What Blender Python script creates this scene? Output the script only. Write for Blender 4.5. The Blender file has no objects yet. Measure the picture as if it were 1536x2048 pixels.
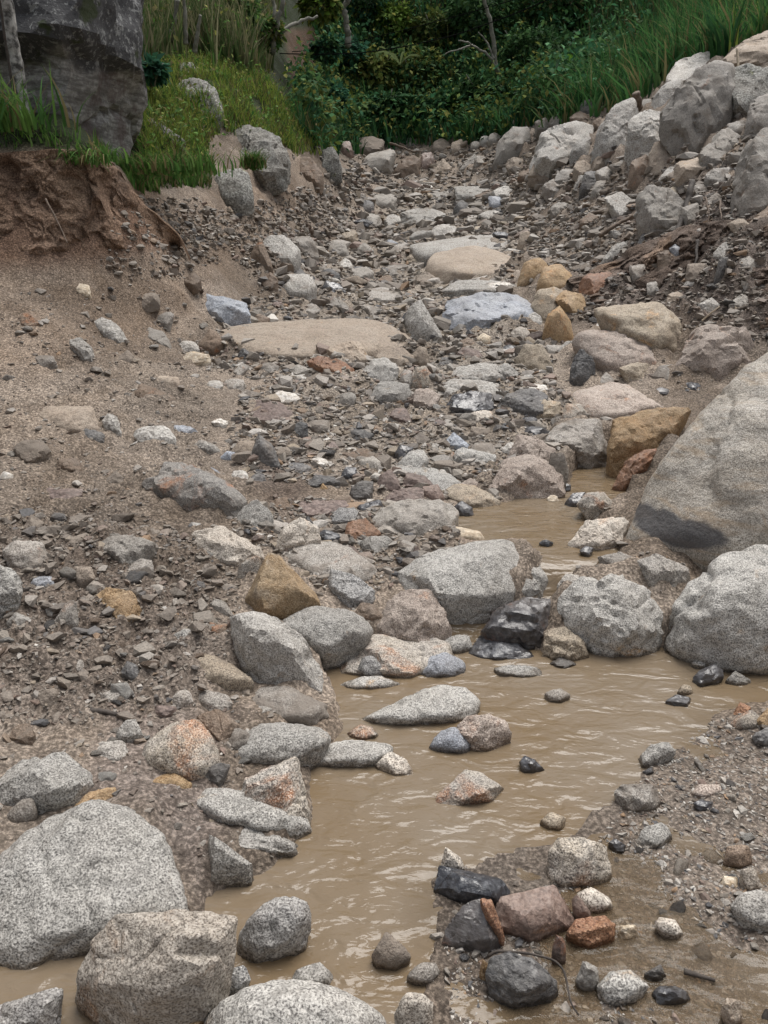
import bpy, bmesh, math, random
import numpy as np
from mathutils import Vector

sc = bpy.context.scene
COL = sc.collection
rng = np.random.default_rng(7)
random.seed(7)

# ------------------------------------------------------------------ camera
W0, H0, FPX = 1536.0, 2048.0, 1540.0
CAM = np.array([0.0, 0.0, 1.55])
PITCH = math.radians(18.0)
cam_d = bpy.data.cameras.new("camera")
cam = bpy.data.objects.new("camera", cam_d)
COL.objects.link(cam)
cam.location = CAM
cam.rotation_euler = (math.radians(90) - PITCH, 0, 0)
cam_d.sensor_fit = 'VERTICAL'
cam_d.sensor_height = 24.0
cam_d.lens = 24.0 * FPX / H0
cam_d.clip_start = 0.05
cam_d.clip_end = 500
sc.camera = cam

# ------------------------------------------------------------------ overcast daylight
SUN_EL, SUN_ROT = math.radians(70), math.radians(35)
wd = bpy.data.worlds.new("World")
sc.world = wd
wd.use_nodes = True
wn = wd.node_tree
bg = wn.nodes["Background"]
sky = wn.nodes.new("ShaderNodeTexSky")
sky.sky_type = 'NISHITA'
sky.sun_disc = False
sky.sun_elevation = SUN_EL
sky.sun_rotation = SUN_ROT
sky.dust_density = 4.0
sky.air_density = 1.0
hs = wn.nodes.new("ShaderNodeHueSaturation")      # cloud cover: the same sky with little blue left
hs.inputs["Saturation"].default_value = 0.30
wn.links.new(sky.outputs[0], hs.inputs["Color"])
wn.links.new(hs.outputs[0], bg.inputs[0])
bg.inputs[1].default_value = 0.09
sd = bpy.data.lights.new("sun", 'SUN')
sd.energy = 1.5
sd.angle = math.radians(38)
sd.color = (1.0, 0.965, 0.92)
sun = bpy.data.objects.new("sun", sd)
COL.objects.link(sun)
_d = Vector((math.sin(SUN_ROT) * math.cos(SUN_EL), math.cos(SUN_ROT) * math.cos(SUN_EL), math.sin(SUN_EL)))
sun.rotation_euler = _d.to_track_quat('Z', 'Y').to_euler()
sun.location = (4, 8, 20)
sc.view_settings.view_transform = 'Standard'
sc.view_settings.look = 'None'
sc.view_settings.exposure = 0.92
sc.view_settings.gamma = 1.0
sc.view_settings.use_curve_mapping = False
sc.cycles.max_bounces = 5
sc.cycles.diffuse_bounces = 3
sc.cycles.glossy_bounces = 2
sc.cycles.transparent_max_bounces = 4

# ------------------------------------------------------------------ projection (to survey the place from the photograph)
SP, CP = math.sin(PITCH), math.cos(PITCH)
def ray(px, py):
    px = np.asarray(px, float); py = np.asarray(py, float)
    a = (px - W0 / 2) / FPX
    b = (H0 / 2 - py) / FPX
    return np.stack([a, CP + b * SP, -SP + b * CP], -1)
def at(px, py, Y):
    d = ray(px, py)
    t = np.asarray(Y, float) / d[..., 1]
    return CAM + d * t[..., None]
def at_z(px, py, z):
    d = ray(px, py)
    t = (np.asarray(z, float) - CAM[2]) / d[..., 2]
    return CAM + d * t[..., None]
def project(P):
    Q = np.asarray(P, float) - CAM
    dz = Q[..., 1] * CP - Q[..., 2] * SP
    up = Q[..., 1] * SP + Q[..., 2] * CP
    dz = np.where(np.abs(dz) < 1e-3, 1e-3, dz)
    return W0 / 2 + FPX * Q[..., 0] / dz, H0 / 2 - FPX * up / dz

def in_poly(x, y, poly):
    x = np.asarray(x, float); y = np.asarray(y, float)
    r = np.zeros(x.shape, bool)
    n = len(poly)
    for i in range(n):
        x0, y0 = poly[i]; x1, y1 = poly[(i + 1) % n]
        if y0 == y1: continue
        c = ((y0 > y) != (y1 > y)) & (x < (x1 - x0) * (y - y0) / (y1 - y0) + x0)
        r ^= c
    return r
def poly_dist(x, y, poly):
    d = np.full(np.shape(x), 1e9)
    n = len(poly)
    for i in range(n):
        a = np.array(poly[i]); b = np.array(poly[(i + 1) % n]) - a
        L = b.dot(b) + 1e-12
        t = np.clip(((x - a[0]) * b[0] + (y - a[1]) * b[1]) / L, 0, 1)
        d = np.minimum(d, np.hypot(x - a[0] - t * b[0], y - a[1] - t * b[1]))
    return np.where(in_poly(x, y, poly), d, -d)          # positive inside
def sstep(a, b, x):
    t = np.clip((x - a) / (b - a), 0, 1)
    return t * t * (3 - 2 * t)

# ------------------------------------------------------------------ gradient noise
_perm = np.random.default_rng(3).permutation(512).astype(np.int64)
_G = np.random.default_rng(4).normal(size=(512, 3)); _G /= np.linalg.norm(_G, axis=1)[:, None]
def pnoise(P):
    P = np.asarray(P, float)
    I = np.floor(P).astype(np.int64); F = P - I
    U = F * F * F * (F * (F * 6 - 15) + 10)
    out = 0
    for dx in (0, 1):
        for dy in (0, 1):
            for dz in (0, 1):
                h = _perm[(_perm[(_perm[(I[..., 0] + dx) & 511] + I[..., 1] + dy) & 511] + I[..., 2] + dz) & 511]
                g = _G[h]
                v = g[..., 0] * (F[..., 0] - dx) + g[..., 1] * (F[..., 1] - dy) + g[..., 2] * (F[..., 2] - dz)
                w = (U[..., 0] if dx else 1 - U[..., 0]) * (U[..., 1] if dy else 1 - U[..., 1]) * (U[..., 2] if dz else 1 - U[..., 2])
                out = out + v * w
    return out
def fbm(P, octv=4, gain=0.5, ridged=False):
    a, s, f = 1.0, 0, 1.0
    P = np.asarray(P, float)
    for k in range(octv):
        n = pnoise(P * f + 17.3 * k)
        if ridged: n = 0.35 - np.abs(n) * 1.6
        s = s + a * n
        a *= gain; f *= 2.03
    return s

# ------------------------------------------------------------------ mesh helpers
def mesh_np(name, V, F, smooth=True, col=None, colname="tint"):
    V = np.ascontiguousarray(V, np.float32); F = np.ascontiguousarray(F, np.int32)
    k = F.shape[1]
    me = bpy.data.meshes.new(name)
    me.vertices.add(len(V)); me.vertices.foreach_set("co", V.ravel())
    me.loops.add(F.size); me.loops.foreach_set("vertex_index", F.ravel())
    me.polygons.add(len(F))
    me.polygons.foreach_set("loop_start", np.arange(0, F.size, k, dtype=np.int32))
    me.update(calc_edges=True)
    me.polygons.foreach_set("use_smooth", np.full(len(F), smooth, bool))
    if col is not None:
        a = me.color_attributes.new(colname, 'FLOAT_COLOR', 'POINT')
        c = np.ones((len(V), 4), np.float32); c[:, :3] = col
        a.data.foreach_set("color", c.ravel())
    return me
def link(name, me, mat=None, parent=None, loc=None):
    o = bpy.data.objects.new(name, me)
    COL.objects.link(o)
    if mat is not None: me.materials.append(mat)
    if parent is not None: o.parent = parent
    if loc is not None: o.location = loc
    return o
def tag(o, label, cat, group=None, kind=None):
    if label: o["label"] = label
    if cat: o["category"] = cat
    if group: o["group"] = group
    if kind: o["kind"] = kind
    return o
def empty(name, loc):
    o = bpy.data.objects.new(name, None)
    o.empty_display_size = 0.1
    COL.objects.link(o); o.location = loc
    return o
def tube_np(P, R, n=7):
    P = np.asarray(P, float); R = np.broadcast_to(np.asarray(R, float), (len(P),))
    T = np.gradient(P, axis=0); T /= np.linalg.norm(T, axis=1)[:, None] + 1e-9
    ref = np.array([0.3, 0.2, 0.93]) if abs(T[0][2]) < 0.9 else np.array([1.0, 0.1, 0])
    A = np.cross(T, ref); A /= np.linalg.norm(A, axis=1)[:, None] + 1e-9
    B = np.cross(T, A)
    th = np.linspace(0, 2 * math.pi, n, endpoint=False)
    V = P[:, None, :] + R[:, None, None] * (np.cos(th)[None, :, None] * A[:, None, :] + np.sin(th)[None, :, None] * B[:, None, :])
    V = V.reshape(-1, 3)
    F = []
    for i in range(len(P) - 1):
        for j in range(n):
            a = i * n + j; b = i * n + (j + 1) % n
            F += [(a, b, b + n), (a, b + n, a + n)]
    c0 = len(V); V = np.vstack([V, P[0], P[-1]])
    for j in range(n):
        F.append((c0, (j + 1) % n, j)); F.append((c0 + 1, (len(P) - 1) * n + j, (len(P) - 1) * n + (j + 1) % n))
    return V, np.array(F)

# ------------------------------------------------------------------ materials
def nt_new(name):
    m = bpy.data.materials.new(name); m.use_nodes = True
    nt = m.node_tree
    b = nt.nodes["Principled BSDF"]
    return m, nt, b
def nd(nt, typ, **kw):
    n = nt.nodes.new(typ)
    for k, v in kw.items():
        if k in n.inputs: n.inputs[k].default_value = v
        else: setattr(n, k, v)
    return n
def noise_tex(nt, vec, scale, detail=3.0, rough=0.55, dist=0.0):
    n = nd(nt, "ShaderNodeTexNoise", Scale=scale, Detail=detail, Roughness=rough, Distortion=dist)
    if vec is not None: nt.links.new(vec, n.inputs["Vector"])
    return n.outputs["Fac"]
def rampf(nt, src, lo, hi, v0=0.0, v1=1.0):
    n = nd(nt, "ShaderNodeMapRange")
    n.interpolation_type = 'SMOOTHSTEP'
    for k, v in zip(("From Min", "From Max", "To Min", "To Max"), (lo, hi, v0, v1)): n.inputs[k].default_value = v
    nt.links.new(src, n.inputs["Value"])
    return n.outputs[0]
def mixc(nt, fac, a, b, mode='MIX'):
    n = nd(nt, "ShaderNodeMix", data_type='RGBA', blend_type=mode)
    n.clamp_factor = True
    def put(i, v):
        if isinstance(v, (tuple, list)): n.inputs[i].default_value = (*v[:3], 1)
        elif isinstance(v, (int, float)): n.inputs[i].default_value = v
        else: nt.links.new(v, n.inputs[i])
    put(0, fac); put(6, a); put(7, b)
    return n.outputs[2]
def math2(nt, op, a, b):
    n = nd(nt, "ShaderNodeMath", operation=op)
    for i, v in enumerate((a, b)):
        if isinstance(v, (int, float)): n.inputs[i].default_value = v
        else: nt.links.new(v, n.inputs[i])
    return n.outputs[0]
def obj_vec(nt, rand=True):
    tc = nd(nt, "ShaderNodeTexCoord")
    v = tc.outputs["Object"]
    if not rand: return v, None
    oi = nd(nt, "ShaderNodeObjectInfo")
    cx = nd(nt, "ShaderNodeVectorMath", operation='SCALE'); cx.inputs[0].default_value = (31.7, 17.1, 53.3)
    nt.links.new(oi.outputs["Random"], cx.inputs["Scale"])
    ad = nd(nt, "ShaderNodeVectorMath", operation='ADD')
    nt.links.new(v, ad.inputs[0]); nt.links.new(cx.outputs[0], ad.inputs[1])
    return ad.outputs[0], oi.outputs["Random"]
def bumps(nt, b, items):
    prev = None
    for src, strength, dist in items:
        n = nd(nt, "ShaderNodeBump", Strength=strength, Distance=dist)
        nt.links.new(src, n.inputs["Height"])
        if prev is not None: nt.links.new(prev, n.inputs["Normal"])
        prev = n.outputs[0]
    nt.links.new(prev, b.inputs["Normal"])

MUD = (0.188, 0.160, 0.133)
def rockmat(name, c1, c2, dark=None, light=None, grain=200.0, cover=0.5, rust=0.0, rustcol=(0.26, 0.10, 0.035),
            mud=0.25, rough=0.75, layers=0.0, bump=1.0, extra=None, spec=0.35):
    m, nt, b = nt_new(name)
    v, rnd = obj_vec(nt)
    lowf = noise_tex(nt, v, 5.5, 4.0, 0.6)
    col = mixc(nt, rampf(nt, lowf, 0.35, 0.65), c1, c2)
    vein = noise_tex(nt, v, 22.0, 3.0, 0.65, 0.4)
    col = mixc(nt, rampf(nt, vein, 0.3, 0.75, 0.0, 0.30), col, tuple(x * 0.55 for x in c1))
    if rust > 0:
        rn = noise_tex(nt, v, 6.0, 5.0, 0.62, 0.6)
        rm = rampf(nt, rn, 0.66 - 0.25 * rust, 0.80 - 0.2 * rust, 0.0, 0.8)
        rc = mixc(nt, rampf(nt, vein, 0.35, 0.65), rustcol, tuple(min(1, x * 1.9) for x in rustcol))
        col = mixc(nt, rm, col, rc)
    g = noise_tex(nt, v, grain, 2.5, 0.6)
    if dark is not None:
        col = mixc(nt, rampf(nt, g, 0.40 - 0.05 * (1 - cover), 0.50, 0.80, 0.0), col, dark)
        col = mixc(nt, rampf(nt, g, 0.53, 0.64, 0.0, 0.75), col, light)
    col = mixc(nt, rampf(nt, noise_tex(nt, v, 48.0, 2.0, 0.6), 0.38, 0.5, 0.42, 0.0), col, tuple(x * 0.32 for x in c1))
    if layers > 0:
        mp = nd(nt, "ShaderNodeMapping"); mp.inputs["Scale"].default_value = (3.0, 3.0, 38.0); mp.inputs["Rotation"].default_value = (0.25, 0.35, 0)
        nt.links.new(v, mp.inputs["Vector"])
        ly = noise_tex(nt, mp.outputs[0], 1.0, 4.0, 0.6, 0.3)
        col = mixc(nt, rampf(nt, ly, 0.4, 0.6, 0.0, 0.5 * layers), col, tuple(x * 0.4 for x in c2))
    mn = noise_tex(nt, v, 4.0, 4.0, 0.68, 0.3)
    film = rampf(nt, noise_tex(nt, v, 2.2, 4.0, 0.6), 0.35, 0.7, 0.0, 0.5 if mud > 0.08 else 0.38)
    col = mixc(nt, film, col, mixc(nt, 0.55, col, tuple(x * 1.25 for x in MUD)))
    mm = rampf(nt, mn, 0.70 - 0.4 * mud, 0.84 - 0.36 * mud, 0.0, 0.8)
    mudc = mixc(nt, vein, tuple(x * 0.8 for x in MUD), tuple(x * 1.25 for x in MUD))
    col = mixc(nt, mm, col, mudc)
    hs = nd(nt, "ShaderNodeHueSaturation")
    nt.links.new(rampf(nt, rnd, 0, 1, 0.82, 1.16), hs.inputs["Value"])
    nt.links.new(col, hs.inputs["Color"])
    colout = hs.outputs[0]
    if extra: colout = extra(nt, colout, v, vein)
    geo = nd(nt, "ShaderNodeNewGeometry"); sp = nd(nt, "ShaderNodeSeparateXYZ"); nt.links.new(geo.outputs["Position"], sp.inputs[0])
    wl = math2(nt, 'ADD', sp.outputs["Z"], math2(nt, 'MULTIPLY', math2(nt, 'SUBTRACT', vein, 0.5), 0.05))     # stones are wet just above the pool
    wet = rampf(nt, wl, 0.004, 0.020, 1.0, 0.0)
    colout = mixc(nt, wet, colout, mixc(nt, 1.0, colout, (0.50, 0.46, 0.42), 'MULTIPLY'))
    nt.links.new(colout, b.inputs["Base Color"])
    ro = nd(nt, "ShaderNodeMix", data_type='FLOAT'); ro.inputs[3].default_value = 0.28
    nt.links.new(wet, ro.inputs[0]); nt.links.new(rampf(nt, mn, 0.3, 0.7, rough - 0.12, min(1, rough + 0.12)), ro.inputs[2])
    nt.links.new(ro.outputs[0], b.inputs["Roughness"])
    b.inputs["Specular IOR Level"].default_value = spec
    med = noise_tex(nt, v, 30.0, 4.0, 0.7)
    crs = noise_tex(nt, v, 9.0, 5.0, 0.68, 0.25)
    items = [(crs, 0.6 * bump, 0.025), (med, 0.65 * bump, 0.014), (g, 0.35 * bump, 0.003)]
    if layers > 0: items.insert(0, (ly, 0.8 * layers, 0.02))
    bumps(nt, b, items)
    return m

BLK, WHT = (0.05, 0.047, 0.046), (0.66, 0.64, 0.60)
M = {}
M['gran'] = rockmat('granite_grey', (0.36, 0.345, 0.315), (0.43, 0.415, 0.385), BLK, (0.58, 0.56, 0.52), rust=0.15, rustcol=(0.32, 0.2, 0.09), mud=0.06)
M['ochrew'] = rockmat('ochre_white', (0.36, 0.235, 0.115), (0.40, 0.30, 0.18), (0.17, 0.11, 0.06), (0.5, 0.40, 0.28), rust=0.55, rustcol=(0.42, 0.38, 0.32), mud=0.05)
M['greyr'] = rockmat('grey_rust_face', (0.25, 0.235, 0.215), (0.31, 0.29, 0.265), (0.08, 0.075, 0.07), (0.42, 0.4, 0.37), rust=0.6, rustcol=(0.27, 0.105, 0.035), mud=0.2)
M['grand'] = rockmat('granite_dark', (0.27, 0.265, 0.26), (0.36, 0.35, 0.335), (0.02, 0.02, 0.022), (0.5, 0.49, 0.46), mud=0.25, cover=0.8, rough=0.6)
M['granw'] = rockmat('granite_warm', (0.50, 0.44, 0.37), (0.55, 0.505, 0.44), (0.06, 0.045, 0.036), (0.68, 0.625, 0.55), rust=0.36, rustcol=(0.29, 0.15, 0.065), mud=0.03)
M['granr'] = rockmat('granite_rusty', (0.40, 0.37, 0.33), (0.43, 0.37, 0.29), BLK, (0.62, 0.57, 0.5), rust=0.72, rustcol=(0.25, 0.10, 0.035), mud=0.05)
M['grant'] = rockmat('granite_tan', (0.34, 0.275, 0.20), (0.41, 0.35, 0.27), (0.06, 0.047, 0.036), (0.55, 0.475, 0.37), rust=0.35, rustcol=(0.32, 0.18, 0.07), mud=0.3)
M['granm'] = rockmat('granite_muddy', (0.33, 0.30, 0.265), (0.39, 0.365, 0.33), (0.06, 0.05, 0.043), (0.54, 0.51, 0.46), rust=0.15, mud=0.62)
M['granp'] = rockmat('granite_pink', (0.40, 0.325, 0.275), (0.46, 0.39, 0.335), (0.07, 0.05, 0.042), (0.62, 0.55, 0.48), rust=0.3, rustcol=(0.3, 0.15, 0.08), mud=0.08)
M['tan'] = rockmat('sandy_tan', (0.36, 0.29, 0.225), (0.41, 0.345, 0.275), (0.17, 0.13, 0.10), (0.47, 0.41, 0.34), rust=0.15, rustcol=(0.33, 0.2, 0.09), mud=0.3, rough=0.85)
M['ochre'] = rockmat('ochre', (0.36, 0.225, 0.105), (0.42, 0.30, 0.17), (0.14, 0.085, 0.045), (0.52, 0.40, 0.26), rust=0.4, rustcol=(0.33, 0.155, 0.05), mud=0.28)
M['rust'] = rockmat('rust_red', (0.26, 0.115, 0.06), (0.32, 0.17, 0.095), (0.09, 0.045, 0.03), (0.4, 0.26, 0.17), rust=0.5, rustcol=(0.27, 0.105, 0.04), mud=0.22, rough=0.6)
M['pink'] = rockmat('pink_brown', (0.25, 0.175, 0.145), (0.29, 0.215, 0.18), (0.16, 0.11, 0.09), (0.33, 0.25, 0.21), grain=110, rust=0.3, rustcol=(0.3, 0.17, 0.1), mud=0.1, rough=0.5, bump=0.6)
M['slate'] = rockmat('wet_slate', (0.045, 0.048, 0.058), (0.075, 0.078, 0.088), (0.02, 0.021, 0.026), (0.13, 0.135, 0.145), grain=60, mud=0.05, rough=0.3, layers=0.35, bump=0.45, spec=0.6)
M['slater'] = rockmat('wet_slate_rusty', (0.05, 0.05, 0.057), (0.08, 0.075, 0.08), (0.02, 0.02, 0.024), (0.13, 0.13, 0.135), grain=60, rust=0.5, rustcol=(0.15, 0.055, 0.025), mud=0.1, rough=0.33, layers=0.3, bump=0.45, spec=0.6)
M['slated'] = rockmat('dry_slate', (0.12, 0.118, 0.12), (0.16, 0.155, 0.15), (0.06, 0.06, 0.062), (0.24, 0.235, 0.225), grain=60, mud=0.35, rough=0.65, layers=0.6)
M['brown'] = rockmat('brown_stone', (0.18, 0.125, 0.085), (0.23, 0.17, 0.125), (0.08, 0.057, 0.043), (0.32, 0.25, 0.19), rust=0.35, mud=0.35, layers=0.5)
M['purp'] = rockmat('purple_shale', (0.16, 0.115, 0.10), (0.205, 0.155, 0.135), (0.09, 0.066, 0.06), (0.26, 0.205, 0.18), grain=50, rust=0.2, mud=0.3, rough=0.65, layers=0.3)
M['grey'] = rockmat('grey_stone', (0.31, 0.285, 0.25), (0.375, 0.35, 0.31), (0.12, 0.105, 0.093), (0.44, 0.415, 0.38), rust=0.15, mud=0.42)
M['greyp'] = rockmat('pale_grey_stone', (0.39, 0.37, 0.335), (0.455, 0.435, 0.40), (0.17, 0.155, 0.14), (0.56, 0.54, 0.50), rust=0.1, mud=0.32, grain=60)
M['muddy'] = rockmat('mud_coated', (0.235, 0.19, 0.15), (0.29, 0.245, 0.2), (0.10, 0.077, 0.062), (0.34, 0.29, 0.24), mud=0.7, rough=0.9)
M['white'] = rockmat('pale_quartz', (0.56, 0.52, 0.46), (0.64, 0.61, 0.56), (0.33, 0.29, 0.24), (0.74, 0.72, 0.68), grain=50, mud=0.18, rough=0.65)
M['cream'] = rockmat('cream_stone', (0.52, 0.43, 0.31), (0.60, 0.52, 0.41), (0.33, 0.25, 0.17), (0.69, 0.62, 0.51), grain=50, rust=0.2, rustcol=(0.4, 0.25, 0.1), mud=0.2)
M['blue'] = rockmat('blue_grey', (0.26, 0.285, 0.33), (0.37, 0.395, 0.43), (0.08, 0.085, 0.10), (0.56, 0.58, 0.61), mud=0.15, rough=0.55)
M['lichen'] = rockmat('weathered_grey', (0.185, 0.18, 0.16), (0.265, 0.26, 0.24), (0.06, 0.058, 0.05), (0.40, 0.40, 0.37), grain=40, rust=0.15, rustcol=(0.16, 0.17, 0.06), mud=0.15, rough=0.9)

def giant_extra(nt, col, v, vein):
    # coarse slanting bands of tan and pale feldspar and the dark inclusion near the foot of the boulder
    tc = nd(nt, "ShaderNodeTexCoord")
    mp = nd(nt, "ShaderNodeMapping"); mp.inputs["Rotation"].default_value = (0, 0.85, 0.2); mp.inputs["Scale"].default_value = (1.2, 2.0, 9.0)
    nt.links.new(tc.outputs["Object"], mp.inputs["Vector"])
    bn = noise_tex(nt, mp.outputs[0], 1.6, 5.0, 0.62, 0.5)
    col = mixc(nt, rampf(nt, bn, 0.49, 0.66, 0.0, 0.45), col, (0.36, 0.26, 0.16))
    col = mixc(nt, rampf(nt, bn, 0.36, 0.42, 0.35, 0.0), col, (0.14, 0.115, 0.09))
    m2 = nd(nt, "ShaderNodeMapping"); m2.vector_type = 'POINT'
    m2.name = "inclusion"
    nt.links.new(tc.outputs["Object"], m2.inputs["Vector"])
    wob = nd(nt, "ShaderNodeTexNoise", Scale=9.0, Detail=4.0)
    nt.links.new(tc.outputs["Object"], wob.inputs["Vector"])
    ln = nd(nt, "ShaderNodeVectorMath", operation='LENGTH'); nt.links.new(m2.outputs[0], ln.inputs[0])
    d = math2(nt, 'ADD', ln.outputs["Value"], math2(nt, 'MULTIPLY', math2(nt, 'SUBTRACT', wob.outputs["Fac"], 0.5), 0.9))
    return mixc(nt, rampf(nt, d, 0.8, 1.05, 0.85, 0.0), col, (0.06, 0.06, 0.066))
M['giant'] = rockmat('granite_banded', (0.50, 0.45, 0.38), (0.56, 0.52, 0.46), (0.07, 0.06, 0.05), (0.68, 0.65, 0.59), rust=0.2, rustcol=(0.30, 0.19, 0.09), mud=0.0, extra=giant_extra)

def cliff_extra(nt, col, v, vein):
    # grown-over upper face: dark skin, pale lichen rosettes, moss; fresh pale rock below the overhang with red stains
    geo = nd(nt, "ShaderNodeNewGeometry")
    sp = nd(nt, "ShaderNodeSeparateXYZ"); nt.links.new(geo.outputs["Position"], sp.inputs[0])
    wob = noise_tex(nt, geo.outputs["Position"], 1.6, 4.0)
    zz = math2(nt, 'ADD', sp.outputs["Z"], math2(nt, 'MULTIPLY', math2(nt, 'SUBTRACT', wob, 0.5), 0.5))
    up = rampf(nt, zz, 3.20, 3.30)
    dark = mixc(nt, vein, (0.034, 0.034, 0.036), (0.078, 0.078, 0.08))
    li = noise_tex(nt, geo.outputs["Position"], 15.0, 5.0, 0.75)
    dark = mixc(nt, rampf(nt, li, 0.53, 0.60, 0.0, 0.7), dark, (0.27, 0.275, 0.265))
    mo = noise_tex(nt, geo.outputs["Position"], 2.3, 4.0, 0.6)
    dark = mixc(nt, rampf(nt, mo, 0.58, 0.64, 0.0, 0.9), dark, (0.03, 0.042, 0.012))
    ms = nd(nt, "ShaderNodeMapping"); ms.inputs["Scale"].default_value = (2.5, 2.5, 14.0); ms.inputs["Rotation"].default_value = (0.1, 0.15, 0)
    nt.links.new(geo.outputs["Position"], ms.inputs["Vector"])
    str_ = noise_tex(nt, ms.outputs[0], 1.6, 5.0, 0.7)
    pale = mixc(nt, rampf(nt, str_, 0.38, 0.6), (0.13, 0.127, 0.118), (0.34, 0.335, 0.315))
    pale = mixc(nt, rampf(nt, vein, 0.4, 0.6, 0.5, 0.0), pale, (0.11, 0.10, 0.09))
    st = noise_tex(nt, geo.outputs["Position"], 2.8, 4.0, 0.65)
    pale = mixc(nt, rampf(nt, st, 0.5, 0.62, 0.0, 0.55), pale, (0.085, 0.05, 0.047))
    pale = mixc(nt, rampf(nt, li, 0.55, 0.65, 0.0, 0.5), pale, (0.075, 0.065, 0.06))
    return mixc(nt, up, pale, dark)
M['cliff'] = rockmat('lichened_cliff', (0.2, 0.2, 0.2), (0.2, 0.2, 0.2), mud=0.0, rough=0.9, extra=cliff_extra, bump=1.4)

def attr_mat(name, rough=0.85, scale=60, strength=0.4, dist=0.004, spec=0.25, vary=0.3, sub=None):
    m, nt, b = nt_new(name)
    at_ = nd(nt, "ShaderNodeVertexColor", layer_name="tint")
    tc = nd(nt, "ShaderNodeTexCoord")
    n = noise_tex(nt, tc.outputs["Object"], scale, 4.0, 0.65)
    c = mixc(nt, rampf(nt, n, 0.25, 0.75, vary, 0.0), at_.outputs[0], (0.02, 0.018, 0.015))
    nt.links.new(c, b.inputs["Base Color"])
    b.inputs["Roughness"].default_value = rough
    b.inputs["Specular IOR Level"].default_value = spec
    if strength > 0: bumps(nt, b, [(n, strength, dist)])
    if sub:
        b.inputs["Transmission Weight"].default_value = 0
    return m
M['pebble'] = attr_mat('pebble_mix', 0.7, 110, 0.5, 0.004, 0.35, 0.55)

def leafmat(name, rough=0.8):
    m, nt, b = nt_new(name)
    a = nd(nt, "ShaderNodeVertexColor", layer_name="tint")
    nt.links.new(a.outputs[0], b.inputs["Base Color"])
    b.inputs["Roughness"].default_value = rough
    b.inputs["Specular IOR Level"].default_value = 0.08
    tr = nd(nt, "ShaderNodeBsdfTranslucent"); nt.links.new(a.outputs[0], tr.inputs[0])
    mx = nd(nt, "ShaderNodeMixShader"); mx.inputs[0].default_value = 0.3
    nt.links.new(b.outputs[0], mx.inputs[1]); nt.links.new(tr.outputs[0], mx.inputs[2])
    nt.links.new(mx.outputs[0], nt.nodes["Material Output"].inputs[0])
    return m
M['leaf'] = leafmat('leaf_blade')

def simple(name, c1, c2, scale=20, rough=0.8, bump=0.4):
    m, nt, b = nt_new(name)
    v, r = obj_vec(nt)
    n = noise_tex(nt, v, scale, 5.0, 0.65)
    nt.links.new(mixc(nt, rampf(nt, n, 0.35, 0.65), c1, c2), b.inputs["Base Color"])
    b.inputs["Roughness"].default_value = rough
    bumps(nt, b, [(n, bump, 0.01)])
    return m
M['wood_dark'] = simple('wet_wood', (0.035, 0.028, 0.024), (0.075, 0.062, 0.052), 30)
M['wood_brown'] = simple('brown_wood', (0.09, 0.065, 0.048), (0.17, 0.125, 0.09), 30)
M['wood_pale'] = simple('bleached_wood', (0.30, 0.24, 0.17), (0.42, 0.35, 0.26), 30)
M['bark_lichen'] = simple('lichened_bark', (0.05, 0.047, 0.043), (0.44, 0.43, 0.40), 16, 0.9, 0.8)
M['bark_grey'] = simple('grey_bark', (0.12, 0.115, 0.095), (0.24, 0.23, 0.19), 10)
M['cable'] = simple('black_cable', (0.008, 0.008, 0.008), (0.012, 0.012, 0.012), 10, 0.95, 0.0)
M['cable'].node_tree.nodes['Principled BSDF'].inputs['Specular IOR Level'].default_value = 0.0

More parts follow.
